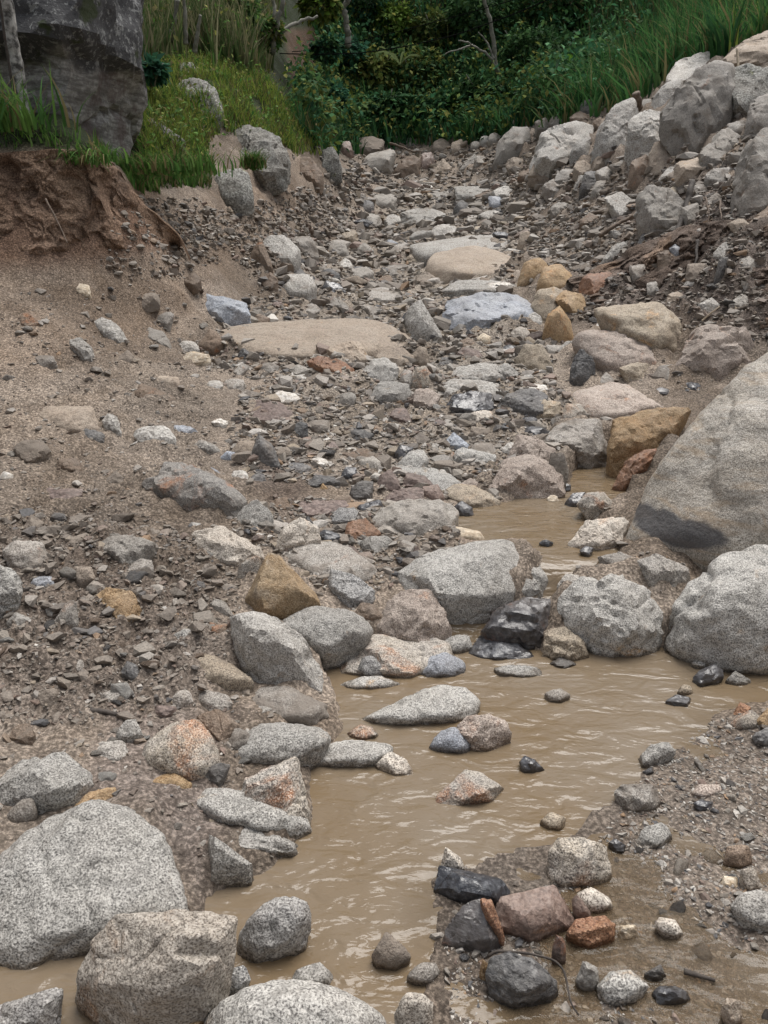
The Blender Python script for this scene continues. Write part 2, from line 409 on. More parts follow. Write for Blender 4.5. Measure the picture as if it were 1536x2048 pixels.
# ------------------------------------------------------------------ the ground: a surveyed surface through points (column, row, distance)
CTRL = """
0,2048,1.23,0 -300,1900,1.45,.02 400,2048,1.23,-.03 800,2048,1.23,-.03 1200,2048,1.23,0 1536,2048,1.23,.01
0,1750,1.55 250,1650,1.75 400,1700,1.70 0,1550,1.88 250,1500,2.04 450,1500,2.10 560,1500,2.15 -300,1550,1.8 -300,1300,2.2
600,1600,1.95 0,1400,2.20 200,1300,2.50 400,1300,2.60 560,1300,2.70 0,1250,2.62 200,1150,3.0 400,1150,3.15 600,1150,3.25
850,1080,3.65 0,1000,3.6 200,1000,3.7 400,1000,3.9 600,1000,4.0 800,1000,4.15 0,900,4.2 0,800,4.8 0,700,5.4 0,600,6.0 0,530,6.4
-300,1000,3.3 -300,700,4.9 -300,540,5.8 -300,300,6.4 -600,300,5.8
0,310,6.9 150,290,7.1 150,530,6.6 220,330,7.3 230,500,7.0 300,420,8.0 330,500,7.9 420,400,10.0 450,500,9.2 480,420,11.0
560,330,13.5 560,400,13.0 640,300,18.0 640,400,17.0 600,480,13.5 500,600,8.8 400,640,7.6 250,640,6.6 250,560,7.0 100,650,5.7
600,700,7.2 400,740,6.0 400,850,5.0 600,850,5.2 800,850,5.3 200,850,4.7
1000,1000,4.32 1000,930,4.85 1000,850,5.37 1000,760,6.4 900,700,7.2 900,650,8.4 900,600,10.0 900,550,12.5 850,500,14.3 850,450,17.0 850,400,20.0 850,370,22.0
700,600,9.8 700,500,14.0 700,430,18.0 760,350,23.0 700,300,25.0 900,270,26.0 800,285,25.8
1000,1250,3.0 1050,1130,3.34 1300,1130,3.40 1536,1200,3.2 1400,1300,2.85 1536,1400,2.50,.01 1536,1550,2.03 1536,1700,1.72 1536,1900,1.41 1200,1800,1.56,0
1250,1650,1.84,0 1800,1500,2.1,.06 1800,1200,3.1,.2 1800,900,4.6,.5
1500,1000,4.2 1400,900,5.0 1300,830,5.6 1400,760,6.2 1250,700,7.0 1150,620,8.2 1300,630,7.5 1500,680,6.6
1300,560,8.2 1500,560,7.2 1500,480,7.6 1400,480,8.4 1250,480,10.0 1100,480,12.5 1536,420,8.3 1300,400,11.0 1150,400,14.0 1050,400,17.0 1000,370,20.0
1800,560,7.0 1800,400,8.2 1800,250,10.0 1800,80,13.0
1500,300,10.0 1350,300,12.0 1200,300,15.0 1080,300,19.0 980,300,23.0 1450,200,13.0 1300,220,15.5 1180,230,19.0 1050,240,23.0 1536,100,14.0 1400,150,16.0
350,200,13.0 450,200,14.0 560,220,17.0 350,100,17.0 500,130,19.0 600,250,21.0 290,300,9.5 300,380,8.8 400,300,11.0 150,295,8.6 0,280,8.6 -300,270,8.0
768,200,28.0 768,100,29.3 768,0,30.5 1000,150,28.0 1000,0,31.0 1200,150,26.0 1200,50,29.0 1536,0,24.0 1400,60,23.0 400,0,21.0 600,0,27.0 600,100,25.0 640,200,25.5
768,-250,33.5 1200,-250,33.0 1600,-250,30.0 300,-250,27.0 0,-100,22.0 -400,-250,24.0 1900,-100,22.0 1900,-400,30.0
"""
_c = []
for tok in CTRL.split():
    q = [float(s) for s in tok.split(',')]
    if len(q) == 4:
        p = at(q[0], q[1], q[2]); p[2] = q[3]
    else:
        p = at(q[0], q[1], q[2])
    _c.append(p)
_c += [np.array([x, -0.6, 0.02]) for x in (-2.5, -1, 0, 1, 2.5)]
_c = np.array(_c)
OFF = 0.9
def uv_of(x, y):
    y = np.maximum(y, -0.75)
    return x / (y + OFF) * 1.3, np.log(y + OFF)
_cu, _cv = uv_of(_c[:, 0], _c[:, 1])
_K = lambda r2: np.sqrt(r2 + 0.0025)
_n = len(_c)
_A = np.zeros((_n + 3, _n + 3))
_A[:_n, :_n] = _K((_cu[:, None] - _cu) ** 2 + (_cv[:, None] - _cv) ** 2) + np.eye(_n) * -0.01
_A[:_n, _n] = _A[_n, :_n] = 1; _A[:_n, _n + 1] = _A[_n + 1, :_n] = _cu; _A[:_n, _n + 2] = _A[_n + 2, :_n] = _cv
_w = np.linalg.solve(_A, np.concatenate([_c[:, 2], np.zeros(3)]))
def base_z(x, y):
    x = np.asarray(x, float); y = np.asarray(y, float)
    u, v = uv_of(x.ravel(), y.ravel())
    out = np.empty(u.shape)
    for i in range(0, len(u), 40000):
        s = slice(i, i + 40000)
        out[s] = _K((u[s, None] - _cu) ** 2 + (v[s, None] - _cv) ** 2) @ _w[:_n] + _w[_n] + _w[_n + 1] * u[s] + _w[_n + 2] * v[s]
    return out.reshape(x.shape)

# pools
def pxpoly(s): return [tuple(float(t) for t in q.split(',')) for q in s.split()]
def flat_poly(s, z): return [tuple(at_z(a, b, z)[:2]) for a, b in pxpoly(s)]
POOL = flat_poly("640,1305 652,1390 690,1440 640,1500 605,1540 625,1640 590,1705 520,1740 400,1780 390,1830 200,1890 0,1920 -200,1930 -200,2300 900,2300 860,2000 870,1760 990,1715 1110,1690 1200,1620 1290,1545 1390,1470 1500,1420 1750,1400 1750,1330 1400,1318 1330,1290 1100,1305 940,1225 890,1215 800,1290", 0.0)
SHALLOW = flat_poly("860,1760 990,1700 1110,1670 1240,1600 1340,1500 1440,1420 1560,1400 1750,1420 1750,1560 1440,1560 1400,1640 1700,1700 1700,2300 860,2300", 0.0)
UPPER = flat_poly("925,1005 1010,1000 1130,985 1145,925 1235,920 1250,985 1190,1040 1250,1110 1190,1145 1100,1140 1050,1100 930,1085 905,1040", 0.22)
CHUTE = [tuple(at(a, b, y)[:2]) for a, b, y in ((1085, 1125, 3.38), (1125, 1130, 3.36), (1110, 1190, 3.14), (1090, 1260, 2.98), (960, 1270, 2.95), (900, 1240, 3.02), (960, 1205, 3.12), (1060, 1190, 3.14))]
def shape_z(x, y, z):
    x0, y0 = x, y
    wq = np.stack([x * 3.1, y * 3.1, 0 * x + 2.0], -1)
    x = x + 0.09 * fbm(wq, 3); y = y + 0.09 * fbm(wq + 11.0, 3)
    d = poly_dist(x, y, POOL)
    near = sstep(-0.5, -0.02, d)
    z = np.where(d < 0, np.maximum(z, (0.012 + 0.10 * np.clip(-d, 0, 0.3)) * near + z * (1 - near)), z)
    z = np.where(d > 0, np.minimum(z, -0.07 * sstep(0, 0.12, d)), z)
    s = poly_dist(x, y, SHALLOW)
    m = sstep(-0.12, 0.15, s)
    z = z * (1 - m) + m * (-0.002 + 0.020 * sstep(1.15, 1.7, x) * (y > 1.6) + 0.030 * fbm(np.stack([x * 2.6, y * 2.6, 0 * x], -1), 4, 0.6))
    u = poly_dist(x, y, UPPER)
    nu = sstep(-0.35, -0.02, u)
    z = np.where(u < 0, np.where(nu > 0, np.maximum(z, z * (1 - nu) + 0.235 * nu), z), np.minimum(z, 0.22 - 0.06 * sstep(0, 0.1, u)))
    c = poly_dist(x, y, CHUTE)
    zch = np.interp(y, [2.9, 3.02, 3.12, 3.2, 3.34, 3.5], [-0.06, -0.03, 0.03, 0.06, 0.16, 0.17])
    mc = sstep(-0.06, 0.05, c)
    z = z * (1 - mc) + mc * np.minimum(z, zch)
    return z

# soils, told apart by where they lie
Z_BROWN = pxpoly("-400,520 -400,760 60,760 200,700 330,690 430,560 540,470 640,400 660,300 560,330 420,390 300,400 200,320 -400,280")
Z_DARK = pxpoly("1180,650 1130,560 1250,480 1330,400 1400,370 1500,430 1700,440 1700,720 1500,690 1350,650")
Z_MUDL = pxpoly("-400,1100 200,1060 430,1150 470,1330 380,1420 150,1440 -400,1450")
Z_DARK2 = pxpoly("520,880 620,890 620,1000 560,1040 500,990")
Z_SAND = pxpoly("920,1010 1010,1005 1040,1090 930,1090")
Z_SAND2 = pxpoly("230,1430 480,1430 420,1540 470,1640 400,1790 300,1640 160,1600")
Z_GRAVEL = pxpoly("860,1760 1240,1560 1400,1440 1700,1440 1700,2300 860,2300")
Z_BED = pxpoly("560,900 640,700 560,620 700,450 820,370 1010,370 1060,470 1020,560 1100,700 1120,900 900,960")
Z_HILL = pxpoly("290,360 300,250 420,230 540,290 640,300 860,275 1060,230 1210,190 1330,130 1440,90 1550,50 1900,0 1900,-900 -900,-900 -900,300 100,296 200,310 250,330")
Z_SCARP = pxpoly("570,60 640,55 645,150 640,220 600,215 580,150")
Z_BANKF = pxpoly("-300,330 60,310 170,330 300,390 340,500 230,520 -300,560")
def soft(px, py, poly, w): return sstep(-w, w, poly_dist(px, py, poly))

NR, NC = 620, 460
vv = np.linspace(math.log(-0.45 + OFF), math.log(46 + OFF), NR)
vv = math.log(-0.45 + OFF) + (vv - vv[0])
uu = np.linspace(-1.0, 1.0, NC); uu = uu * (0.72 + 0.28 * uu * uu)
UU, VV = np.meshgrid(uu, vv)
GY = np.exp(VV) - OFF
GX = UU * (GY * 1.02 + 1.6)
GZ0 = base_z(GX, GY)
GZ0 = shape_z(GX, GY, GZ0)
PXg, PYg = project(np.stack([GX, GY, GZ0], -1))
hill = soft(PXg, PYg, Z_HILL, 12) * (GY > 5)
dark = soft(PXg, PYg, Z_DARK, 40); brown = soft(PXg, PYg, Z_BROWN, 40) * (1 - hill)
mudl = soft(PXg, PYg, Z_MUDL, 60); grav = soft(PXg, PYg, Z_GRAVEL, 40); bed = soft(PXg, PYg, Z_BED, 50)
wet = np.maximum(sstep(-0.03, 0.05, poly_dist(GX, GY, POOL)), sstep(-0.05, 0.03, poly_dist(GX, GY, UPPER)))
P3 = np.stack([GX, GY, GZ0], -1)
rough_amp = 0.75 + 0.9 * dark + 0.6 * mudl + 0.35 * bed - 0.2 * brown * (GY < 8) + 0.5 * brown * (GY >= 8) - 0.45 * grav
rough_amp = rough_amp * (1 - 0.85 * wet) * (1 - 0.5 * hill)
lod = np.clip(GY / 3.0, 0.8, 5.0)
n1 = fbm(P3 * 2.6, 3) * 0.035 * np.clip(lod, 1, 3)
n2 = fbm(P3 * 9.0, 4, ridged=True) * 0.017 * np.clip(lod, 0.8, 2.2)
n3 = fbm(P3 * 30.0, 3, 0.6) * 0.008
Z_CLOD = pxpoly("-400,560 300,520 470,560 430,900 480,1100 420,1450 -400,1500")
clod = soft(PXg, PYg, Z_CLOD, 40) * (1 - wet)
rut = pnoise(np.stack([GX * 1.2 + GY * 0.5, GY * 3.2 - GX * 1.4, 0 * GX], -1))
n1 = n1 + clod * (0.050 * fbm(P3 * 5.0 + 3, 4, 0.6, ridged=True) - 0.035 * sstep(0.10, 0.0, np.abs(rut)) * (GY > 3.3) + 0.045 * np.maximum(fbm(P3 * 11.0, 3, 0.6), 0))
GZ = GZ0 + rough_amp * (n1 + n2 + n3) * np.where(grav > 0.5, 0.45, 1.0)
# keep the shore where it is: do not lift the bed above the pool nor let dry ground dip under it
GZ = np.where((poly_dist(GX, GY, POOL) > 0.02) & (poly_dist(GX, GY, SHALLOW) < 0), np.minimum(GZ, -0.015), GZ)
def soil(c): return np.array(c)
colr = np.ones(GX.shape + (3,)) * soil((0.232, 0.192, 0.155))
big = fbm(P3 * 0.9, 4)[..., None]
def lay(c, m):
    global colr
    m = np.clip(m, 0, 1)[..., None]
    colr = colr * (1 - m) + soil(c) * m
lay((0.275, 0.24, 0.2), bed * 0.8)
lay((0.225, 0.178, 0.138), brown)
lay((0.145, 0.118, 0.1), dark)
lay((0.165, 0.138, 0.117), mudl * 0.8)
lay((0.135, 0.108, 0.09), soft(PXg, PYg, Z_DARK2, 25) * 0.9)
lay((0.165, 0.138, 0.115), grav * 0.85)
lay((0.26, 0.205, 0.165), soft(PXg, PYg, Z_SAND, 20)); lay((0.235, 0.195, 0.17), soft(PXg, PYg, Z_SAND2, 40) * 0.8)
lay((0.15, 0.088, 0.058), soft(PXg, PYg, Z_BANKF, 25) * (1 - hill) * 0.8)
lay((0.028, 0.038, 0.016), hill)
lay((0.10, 0.066, 0.045), soft(PXg, PYg, Z_SCARP, 8) * (GY > 15))
colr = colr * (1 + 0.5 * np.clip(big, -0.6, 0.6))
idx = np.arange(NR * NC).reshape(NR, NC)
Fq = np.stack([idx[:-1, :-1], idx[:-1, 1:], idx[1:, 1:], idx[1:, :-1]], -1).reshape(-1, 4)
me = mesh_np("ground", np.stack([GX, GY, GZ], -1).reshape(-1, 3), Fq, True, colr.reshape(-1, 3))

def groundmat():
    m, nt, b = nt_new('mud_and_grit')
    a = nd(nt, "ShaderNodeVertexColor", layer_name="tint")
    tc = nd(nt, "ShaderNodeTexCoord"); v = tc.outputs["Object"]
    g1 = noise_tex(nt, v, 85.0, 3.0, 0.6)
    g2 = noise_tex(nt, v, 16.0, 6.0, 0.7, 0.3)
    g3 = noise_tex(nt, v, 3.0, 5.0, 0.65)
    vo = nd(nt, "ShaderNodeTexVoronoi", Scale=48.0); nt.links.new(v, vo.inputs["Vector"])
    c = mixc(nt, rampf(nt, g2, 0.35, 0.62, 0.55, 0.0), a.outputs[0], mixc(nt, 1.0, a.outputs[0], (0.42, 0.40, 0.40), 'MULTIPLY'))
    c = mixc(nt, rampf(nt, g3, 0.45, 0.7, 0.0, 0.4), c, mixc(nt, 1.0, a.outputs[0], (1.35, 1.32, 1.28), 'MULTIPLY'))
    c = mixc(nt, rampf(nt, noise_tex(nt, v, 30.0, 3.0, 0.65), 0.52, 0.66, 0.0, 0.45), c, mixc(nt, 1.0, a.outputs[0], (1.8, 1.85, 1.9), 'MULTIPLY'))
    c = mixc(nt, rampf(nt, g1, 0.41, 0.50, 0.6, 0.0), c, mixc(nt, 1.0, a.outputs[0], (0.3, 0.29, 0.29), 'MULTIPLY'))
    c = mixc(nt, rampf(nt, g1, 0.54, 0.63, 0.0, 0.65), c, mixc(nt, 1.0, a.outputs[0], (2.1, 2.1, 2.1), 'MULTIPLY'))
    dm = rampf(nt, noise_tex(nt, v, 0.9, 5.0, 0.68, 0.4), 0.44, 0.60, 0.0, 0.75)
    c = mixc(nt, dm, c, mixc(nt, 1.0, c, (0.62, 0.585, 0.55), 'MULTIPLY'))
    nt.links.new(c, b.inputs["Base Color"])
    nt.links.new(rampf(nt, g3, 0.35, 0.65, 0.65, 0.95), b.inputs["Roughness"])
    b.inputs["Specular IOR Level"].default_value = 0.12
    bumps(nt, b, [(g2, 0.7, 0.03), (vo.outputs["Distance"], 0.35, 0.012), (g1, 0.5, 0.006)])
    return m
M['ground'] = groundmat()
ground = tag(link("ground", me, M['ground']), "muddy grey brown stream bed and slopes strewn with grit", None, kind="structure")

# fast lookups on the finished grid
_v0, _v1 = vv[0], vv[-1]
def ground_z(x, y, smooth=False):
    x = np.asarray(x, float); y = np.asarray(y, float)
    fv = (np.log(np.clip(y, -0.44, 45.9) + OFF) - _v0) / (_v1 - _v0) * (NR - 1)
    u = np.clip(x / (np.clip(y, -0.44, 45.9) * 1.02 + 1.6), -0.999, 0.999)
    fu = np.interp(u, uu, np.arange(NC))
    i = np.clip(fv.astype(int), 0, NR - 2); j = np.clip(fu.astype(int), 0, NC - 2)
    a = fv - i; c = fu - j
    G = GZ0 if smooth else GZ
    return (G[i, j] * (1 - a) * (1 - c) + G[i + 1, j] * a * (1 - c) + G[i, j + 1] * (1 - a) * c + G[i + 1, j + 1] * a * c)
def surf_z(x, y):
    z = ground_z(x, y, True)
    z = np.maximum(z, np.where(y < 3.15, 0.0, -9))
    return np.where(in_poly(x, y, UPPER), np.maximum(z, 0.22), z)
_ys = np.exp(np.linspace(math.log(0.7), math.log(45), 900))
def hit(px, py, surf=surf_z):
    d = ray(px, py)
    P = CAM + d[None, :] * (_ys / d[1])[:, None]
    below = P[:, 2] < surf(P[:, 0], P[:, 1])
    k = int(np.argmax(below)) if below.any() else len(_ys) - 1
    return P[max(k, 0)]

# ------------------------------------------------------------------ cut earth banks (steeper than the ground sheet can carry)
def earth_bank(name, foot, top, label, cc, nu=210, nv=120, hollow=0.16, seed=0.0, amp=1.0):
    foot = np.array([hit(f[0], f[1]) + np.array([0, 0.05, 0]) for f in foot]); top = np.array([at(*f) for f in top])
    s = np.linspace(0, 1, nu)
    fi = lambda A: np.stack([np.interp(s, np.linspace(0, 1, len(A)), A[:, k]) for k in range(3)], -1)
    A, B = fi(foot), fi(top)
    t = np.linspace(0, 1, nv)[:, None, None]
    G = A[None] * (1 - t) + B[None] * t
    G[..., 1] += 0.25 * np.sin(np.clip(t[..., 0] * 1.2, 0, 1) * math.pi) * hollow
    Q = G * np.array([1.0, 1.0, 0.8]) + seed
    n = fbm(Q * 1.9, 3) * 1.5 * hollow + fbm(Q * 4.5, 3, ridged=True) * 0.75 * hollow + fbm(Q * 15, 4, 0.6) * 0.035 * amp + fbm(Q * 45, 2) * 0.012 * amp
    edge = np.minimum(1, np.minimum(t[..., 0] * 8, (1 - t[..., 0]) * 8 + 0.3)) * np.minimum(1, np.minimum(s + 0.5, 1 - s)[None] * 6 + 0.25)
    G[..., 0] += fbm(Q * 3.0 + 40, 3) * 0.14 * np.minimum(1, t[..., 0] * 4 + 0.2)
    G[..., 1] -= n * edge
    G[..., 1] += 0.35 * sstep(0.8, 1.0, s)[None] * (1 - 0.3 * t[..., 0])
    G[..., 2] += fbm(Q * 6 + 9, 3) * 0.05 * edge
    # fold the upper and lower rims back into the ground
    G = np.concatenate([G[:1] + np.array([0, -0.02, -0.3]), G, G[-1:] + np.array([0, 0.10, 0.0]), G[-1:] + np.array([0, 0.35, -0.15])], 0)
    Q = np.concatenate([Q[:1], Q, Q[-1:], Q[-1:]], 0)
    nvv = nv + 3
    c = np.ones(G.shape) * np.array(cc)
    k = fbm(Q * 1.3 + 4, 3)[..., None]; k2 = fbm(Q * 5 + 2, 3)[..., None]
    c = c * (1 + 0.7 * k + 0.5 * k2)
    pale = sstep(0.1, 0.35, fbm(Q * 1.7 + 8, 3))[..., None]
    c = c * (1 - 0.6 * pale) + np.array([0.26, 0.18, 0.125]) * 0.6 * pale
    id_ = np.arange(nvv * nu).reshape(nvv, nu)
    F = np.stack([id_[:-1, :-1], id_[:-1, 1:], id_[1:, 1:], id_[1:, :-1]], -1).reshape(-1, 4)
    me = mesh_np(name, G.reshape(-1, 3), F, True, np.clip(c, 0.02, 0.6).reshape(-1, 3))
    return tag(link(name, me, M['ground']), label, None, kind="structure")
earth_bank("earth_bank", [(-330, 560, 5.55), (-150, 548, 5.95), (0, 540, 6.2), (80, 538, 6.35), (160, 540, 6.45), (230, 515, 6.75), (300, 500, 7.2), (345, 500, 7.6)],
           [(-330, 300, 6.25), (-150, 303, 6.6), (0, 308, 6.72), (80, 297, 6.85), (160, 300, 6.98), (215, 325, 7.25), (280, 400, 7.6), (345, 492, 7.75)],
           "freshly cut brown earth bank under the grass edge", (0.185, 0.125, 0.088), hollow=0.16)
earth_bank("debris_bank", [(1150, 622, 8.1), (1230, 628, 7.75), (1300, 635, 7.35), (1380, 652, 7.0), (1460, 672, 6.6), (1560, 690, 6.2), (1750, 700, 5.8)],
           [(1150, 560, 8.9), (1230, 520, 9.0), (1300, 480, 8.9), (1380, 450, 8.5), (1460, 440, 8.1), (1560, 435, 7.8), (1750, 430, 7.4)],
           "dark root matted face of the debris pile", (0.135, 0.103, 0.083), hollow=0.2, seed=31.0, amp=1.9)

# ------------------------------------------------------------------ water
def watermat(name):
    m, nt, b = nt_new(name)
    geo = nd(nt, "ShaderNodeNewGeometry")
    mp = nd(nt, "ShaderNodeMapping"); mp.inputs["Rotation"].default_value = (0, 0, 0.45); mp.inputs["Scale"].default_value = (0.75, 1.5, 1.0)
    nt.links.new(geo.outputs["Position"], mp.inputs["Vector"])
    n1 = noise_tex(nt, mp.outputs[0], 8.0, 2.0, 0.5, 0.7)
    n2 = noise_tex(nt, mp.outputs[0], 36.0, 2.0, 0.5, 0.8)
    n0 = noise_tex(nt, geo.outputs["Position"], 1.6, 3.0, 0.5)
    c = mixc(nt, rampf(nt, n0, 0.35, 0.65), (0.162, 0.117, 0.070), (0.184, 0.146, 0.104))
    nt.links.new(c, b.inputs["Base Color"])
    b.inputs["Roughness"].default_value = 0.07
    b.inputs["IOR"].default_value = 1.33
    b.inputs["Specular IOR Level"].default_value = 0.5
    bumps(nt, b, [(n1, 0.6, 0.032), (n2, 0.3, 0.009)])
    at_ = nd(nt, "ShaderNodeVertexColor", layer_name="tint")     # how thin the water runs: the bed shows through
    tr = nd(nt, "ShaderNodeBsdfTransparent"); tr.inputs[0].default_value = (0.86, 0.80, 0.72, 1)
    mx = nd(nt, "ShaderNodeMixShader")
    nt.links.new(at_.outputs[0], mx.inputs[0]); nt.links.new(b.outputs[0], mx.inputs[1]); nt.links.new(tr.outputs[0], mx.inputs[2])
    nt.links.new(mx.outputs[0], nt.nodes["Material Output"].inputs[0])
    return m
M['water'] = watermat('silty_water')
def water_sheet(name, xs, ys, zf, label, keep=None, thin=None):
    X, Y = np.meshgrid(xs, ys)
    Z = zf(X, Y)
    id_ = np.arange(X.size).reshape(X.shape)
    F = np.stack([id_[:-1, :-1], id_[:-1, 1:], id_[1:, 1:], id_[1:, :-1]], -1).reshape(-1, 4)
    V = np.stack([X, Y, Z], -1).reshape(-1, 3)
    C = np.repeat((thin(X, Y) if thin else 0 * X).reshape(-1, 1), 3, 1)
    if keep is not None:
        k = keep(X, Y).ravel(); F = F[k[F].any(1)]
        used = np.unique(F); mp = np.full(X.size, -1); mp[used] = np.arange(len(used)); F = mp[F]; V = V[used]; C = C[used]
    return tag(link(name, mesh_np(name, V, F, True, C), M['water']), label, None, kind="structure")
def ripples(x, y, a=1.0):
    p = np.stack([x * 5.0 + y * 2.0, y * 9.0 - x * 3.0, 0 * x], -1)
    q = np.stack([x * 14.0 + y * 6, y * 22.0 - x * 8.0, 0 * x + 3], -1)
    calm = 0.35 + 0.65 * sstep(-0.1, 0.25, fbm(np.stack([x * 1.2, y * 1.2, 0 * x + 5], -1), 2))
    return a * calm * (0.008 * fbm(p, 3) + 0.005 * fbm(q, 2))
def warped(x, y, poly, a=0.16):
    q = np.stack([x * 2.3, y * 2.3, 0 * x + 7.0], -1)
    return poly_dist(x + a * fbm(q, 3), y + a * fbm(q + 9, 3), poly)
water_sheet("pool_water", np.linspace(-2.3, 2.8, 360), np.linspace(0.15, 3.12, 300), lambda x, y: ripples(x, y) * (1 - 0.5 * sstep(0, 0.3, poly_dist(x, y, SHALLOW))) - 0.001, "brown silty water of the lower pool thinning out over the gravel bar",
            keep=lambda x, y: (poly_dist(x, y, POOL) > -0.12) | (poly_dist(x, y, SHALLOW) > -0.05),
            thin=lambda x, y: 0.62 * sstep(-0.08, 0.30, warped(x, y, SHALLOW)))
def upper_z(x, y):
    return np.interp(y, [2.84, 2.96, 3.04, 3.14, 3.22, 3.28, 3.34, 3.40], [-0.012, 0.004, 0.04, 0.075, 0.105, 0.17, 0.212, 0.22]) + ripples(x, y, 0.45)
water_sheet("upper_water", np.linspace(0.2, 1.9, 150), np.linspace(2.84, 5.3, 220), upper_z, "brown water of the upper pool and the small cascade below it",
            keep=lambda x, y: (poly_dist(x, y, UPPER) > -0.07) | (poly_dist(x, y, CHUTE) > -0.06))

# ------------------------------------------------------------------ rocks
_ico = {}
def ico(l):
    if l not in _ico:
        bm = bmesh.new(); bmesh.ops.create_icosphere(bm, subdivisions=l + 1, radius=1.0)
        V = np.array([v.co[:] for v in bm.verts]); F = np.array([[v.index for v in f.verts] for f in bm.faces]); bm.free()
        _ico[l] = (V / np.linalg.norm(V, axis=1)[:, None], F)
    return _ico[l]
def hull_planes(P, merge=0.965):
    bm = bmesh.new()
    for p in P: bm.verts.new(p)
    bmesh.ops.convex_hull(bm, input=bm.verts)
    pl = []
    for f in bm.faces:
        f.normal_update()
        n = np.array(f.normal[:]); c = np.array(f.calc_center_median()[:])
        if f.calc_area() < 1e-7: continue
        h = n.dot(c)
        if h < 0: n, h = -n, -h
        pl.append((f.calc_area(), n, h))
    bm.free()
    pl.sort(key=lambda t: -t[0])
    out = []
    for a, n, h in pl:
        for k in range(len(out)):
            if out[k][0].dot(n) > merge:
                if h > out[k][1]: out[k] = (out[k][0], 0.5 * (h + out[k][1]))
                break
        else: out.append((n, max(h, 0.08)))
    return np.array([o[0] for o in out]), np.array([o[1] for o in out])
def rock_mesh(name, P, lvl=4, p=16, facets=3, disp=0.045, seed=0, post=None, fit=None, edge_fit=None, scale=1.03):
    """one solid: the hull of surveyed points, corners rounded and chipped, surface roughened"""
    r = np.random.default_rng(seed + 11)
    P = np.asarray(P, float)
    lo, hi = P.min(0), P.max(0); c = (lo + hi) / 2; e = np.maximum((hi - lo) / 2, 1e-3)
    N, H = hull_planes((P - c) / e + r.normal(size=P.shape) * 0.004, 0.955)
    Q = (P - c) / e
    def cuts(n, a, b):
        ex = r.normal(size=(n, 3)); ex[:, 2] = np.abs(ex[:, 2]) * 0.8; ex /= np.linalg.norm(ex, axis=1)[:, None] + 1e-9
        return ex, (ex @ Q.T).max(1) * r.uniform(a, b, n)
    D, F = ico(lvl)
    pe = p * (2.6 if p <= 11 else 8.0)
    def radius(ex, hx):
        k = np.maximum(D @ np.vstack([N, ex]).T / np.concatenate([H, hx]), 0)
        return scale * (np.sum(k ** pe, 1)) ** (-1.0 / pe)
    if p <= 11:
        rad = radius(*cuts(facets + 3, 0.88, 0.97))
    else:                                                   # two differently broken blocks grown together: notches and steps
        rad = np.maximum(radius(*cuts(facets + 1, 0.66, 0.9)), radius(*cuts(facets + 1, 0.72, 0.94)))
    V = D * rad[:, None] * e + c
    s = float(np.mean(e))
    dirw = D * e; dirw /= np.linalg.norm(dirw, axis=1)[:, None]
    X = (V - c) / s
    off = r.uniform(0, 60, 3)
    n = fbm(X * 1.3 + off, 2) * (0.35 if p <= 11 else 0.15) + fbm(X * 3.4 + off, 4, 0.62) * 0.6 + fbm(X * 2.2 + off, 4, 0.62, ridged=True) * 0.42 - 0.5 * sstep(0.03, 0.0, np.abs(pnoise(X * 1.1 + off + 9)))
    V = V + dirw * (n * disp * s * 2.0)[:, None]
    if fit is not None:                                     # keep the surveyed width and top
        (x0, y0), (x1, y1) = fit
        for _ in range(2):
            px, py = project(V)
            dep = (V[:, 1] * CP - (V[:, 2] - CAM[2]) * SP).mean()
            m = V[:, 2] > lo[2] + 0.25 * (hi[2] - lo[2])
            a0, a1 = px[m].min(), px[m].max()
            k_ = np.clip((x1 - x0) / (a1 - a0), 0.8, 1.45)
            V[:, 0] = (V[:, 0] - V[:, 0].mean()) * k_ + V[:, 0].mean() + ((x0 + x1) - (a0 + a1)) / 2 * dep / FPX
            zs = V[:, 2] - lo[2]
            dz = (py.min() - y0) * dep / FPX / CP
            V[:, 2] = lo[2] + zs * np.clip(1 + dz / max(zs.max(), 1e-3), 0.8, 1.4)
    if edge_fit is not None:
        side, xe = edge_fit
        px, py = project(V)
        m = (py > 0) & (py < H0)
        dep = (V[:, 1] * CP - (V[:, 2] - CAM[2]) * SP).mean()
        V[:, 0] += (xe - (px[m].max() if side > 0 else px[m].min())) * dep / FPX
    if post: V = post(V)
    base = np.array([c[0], c[1], lo[2]])
    me = mesh_np(name, V - base, F)
    if p > 11: me.set_sharp_from_angle(angle=math.radians(24))
    return me, base
ROCKS = []
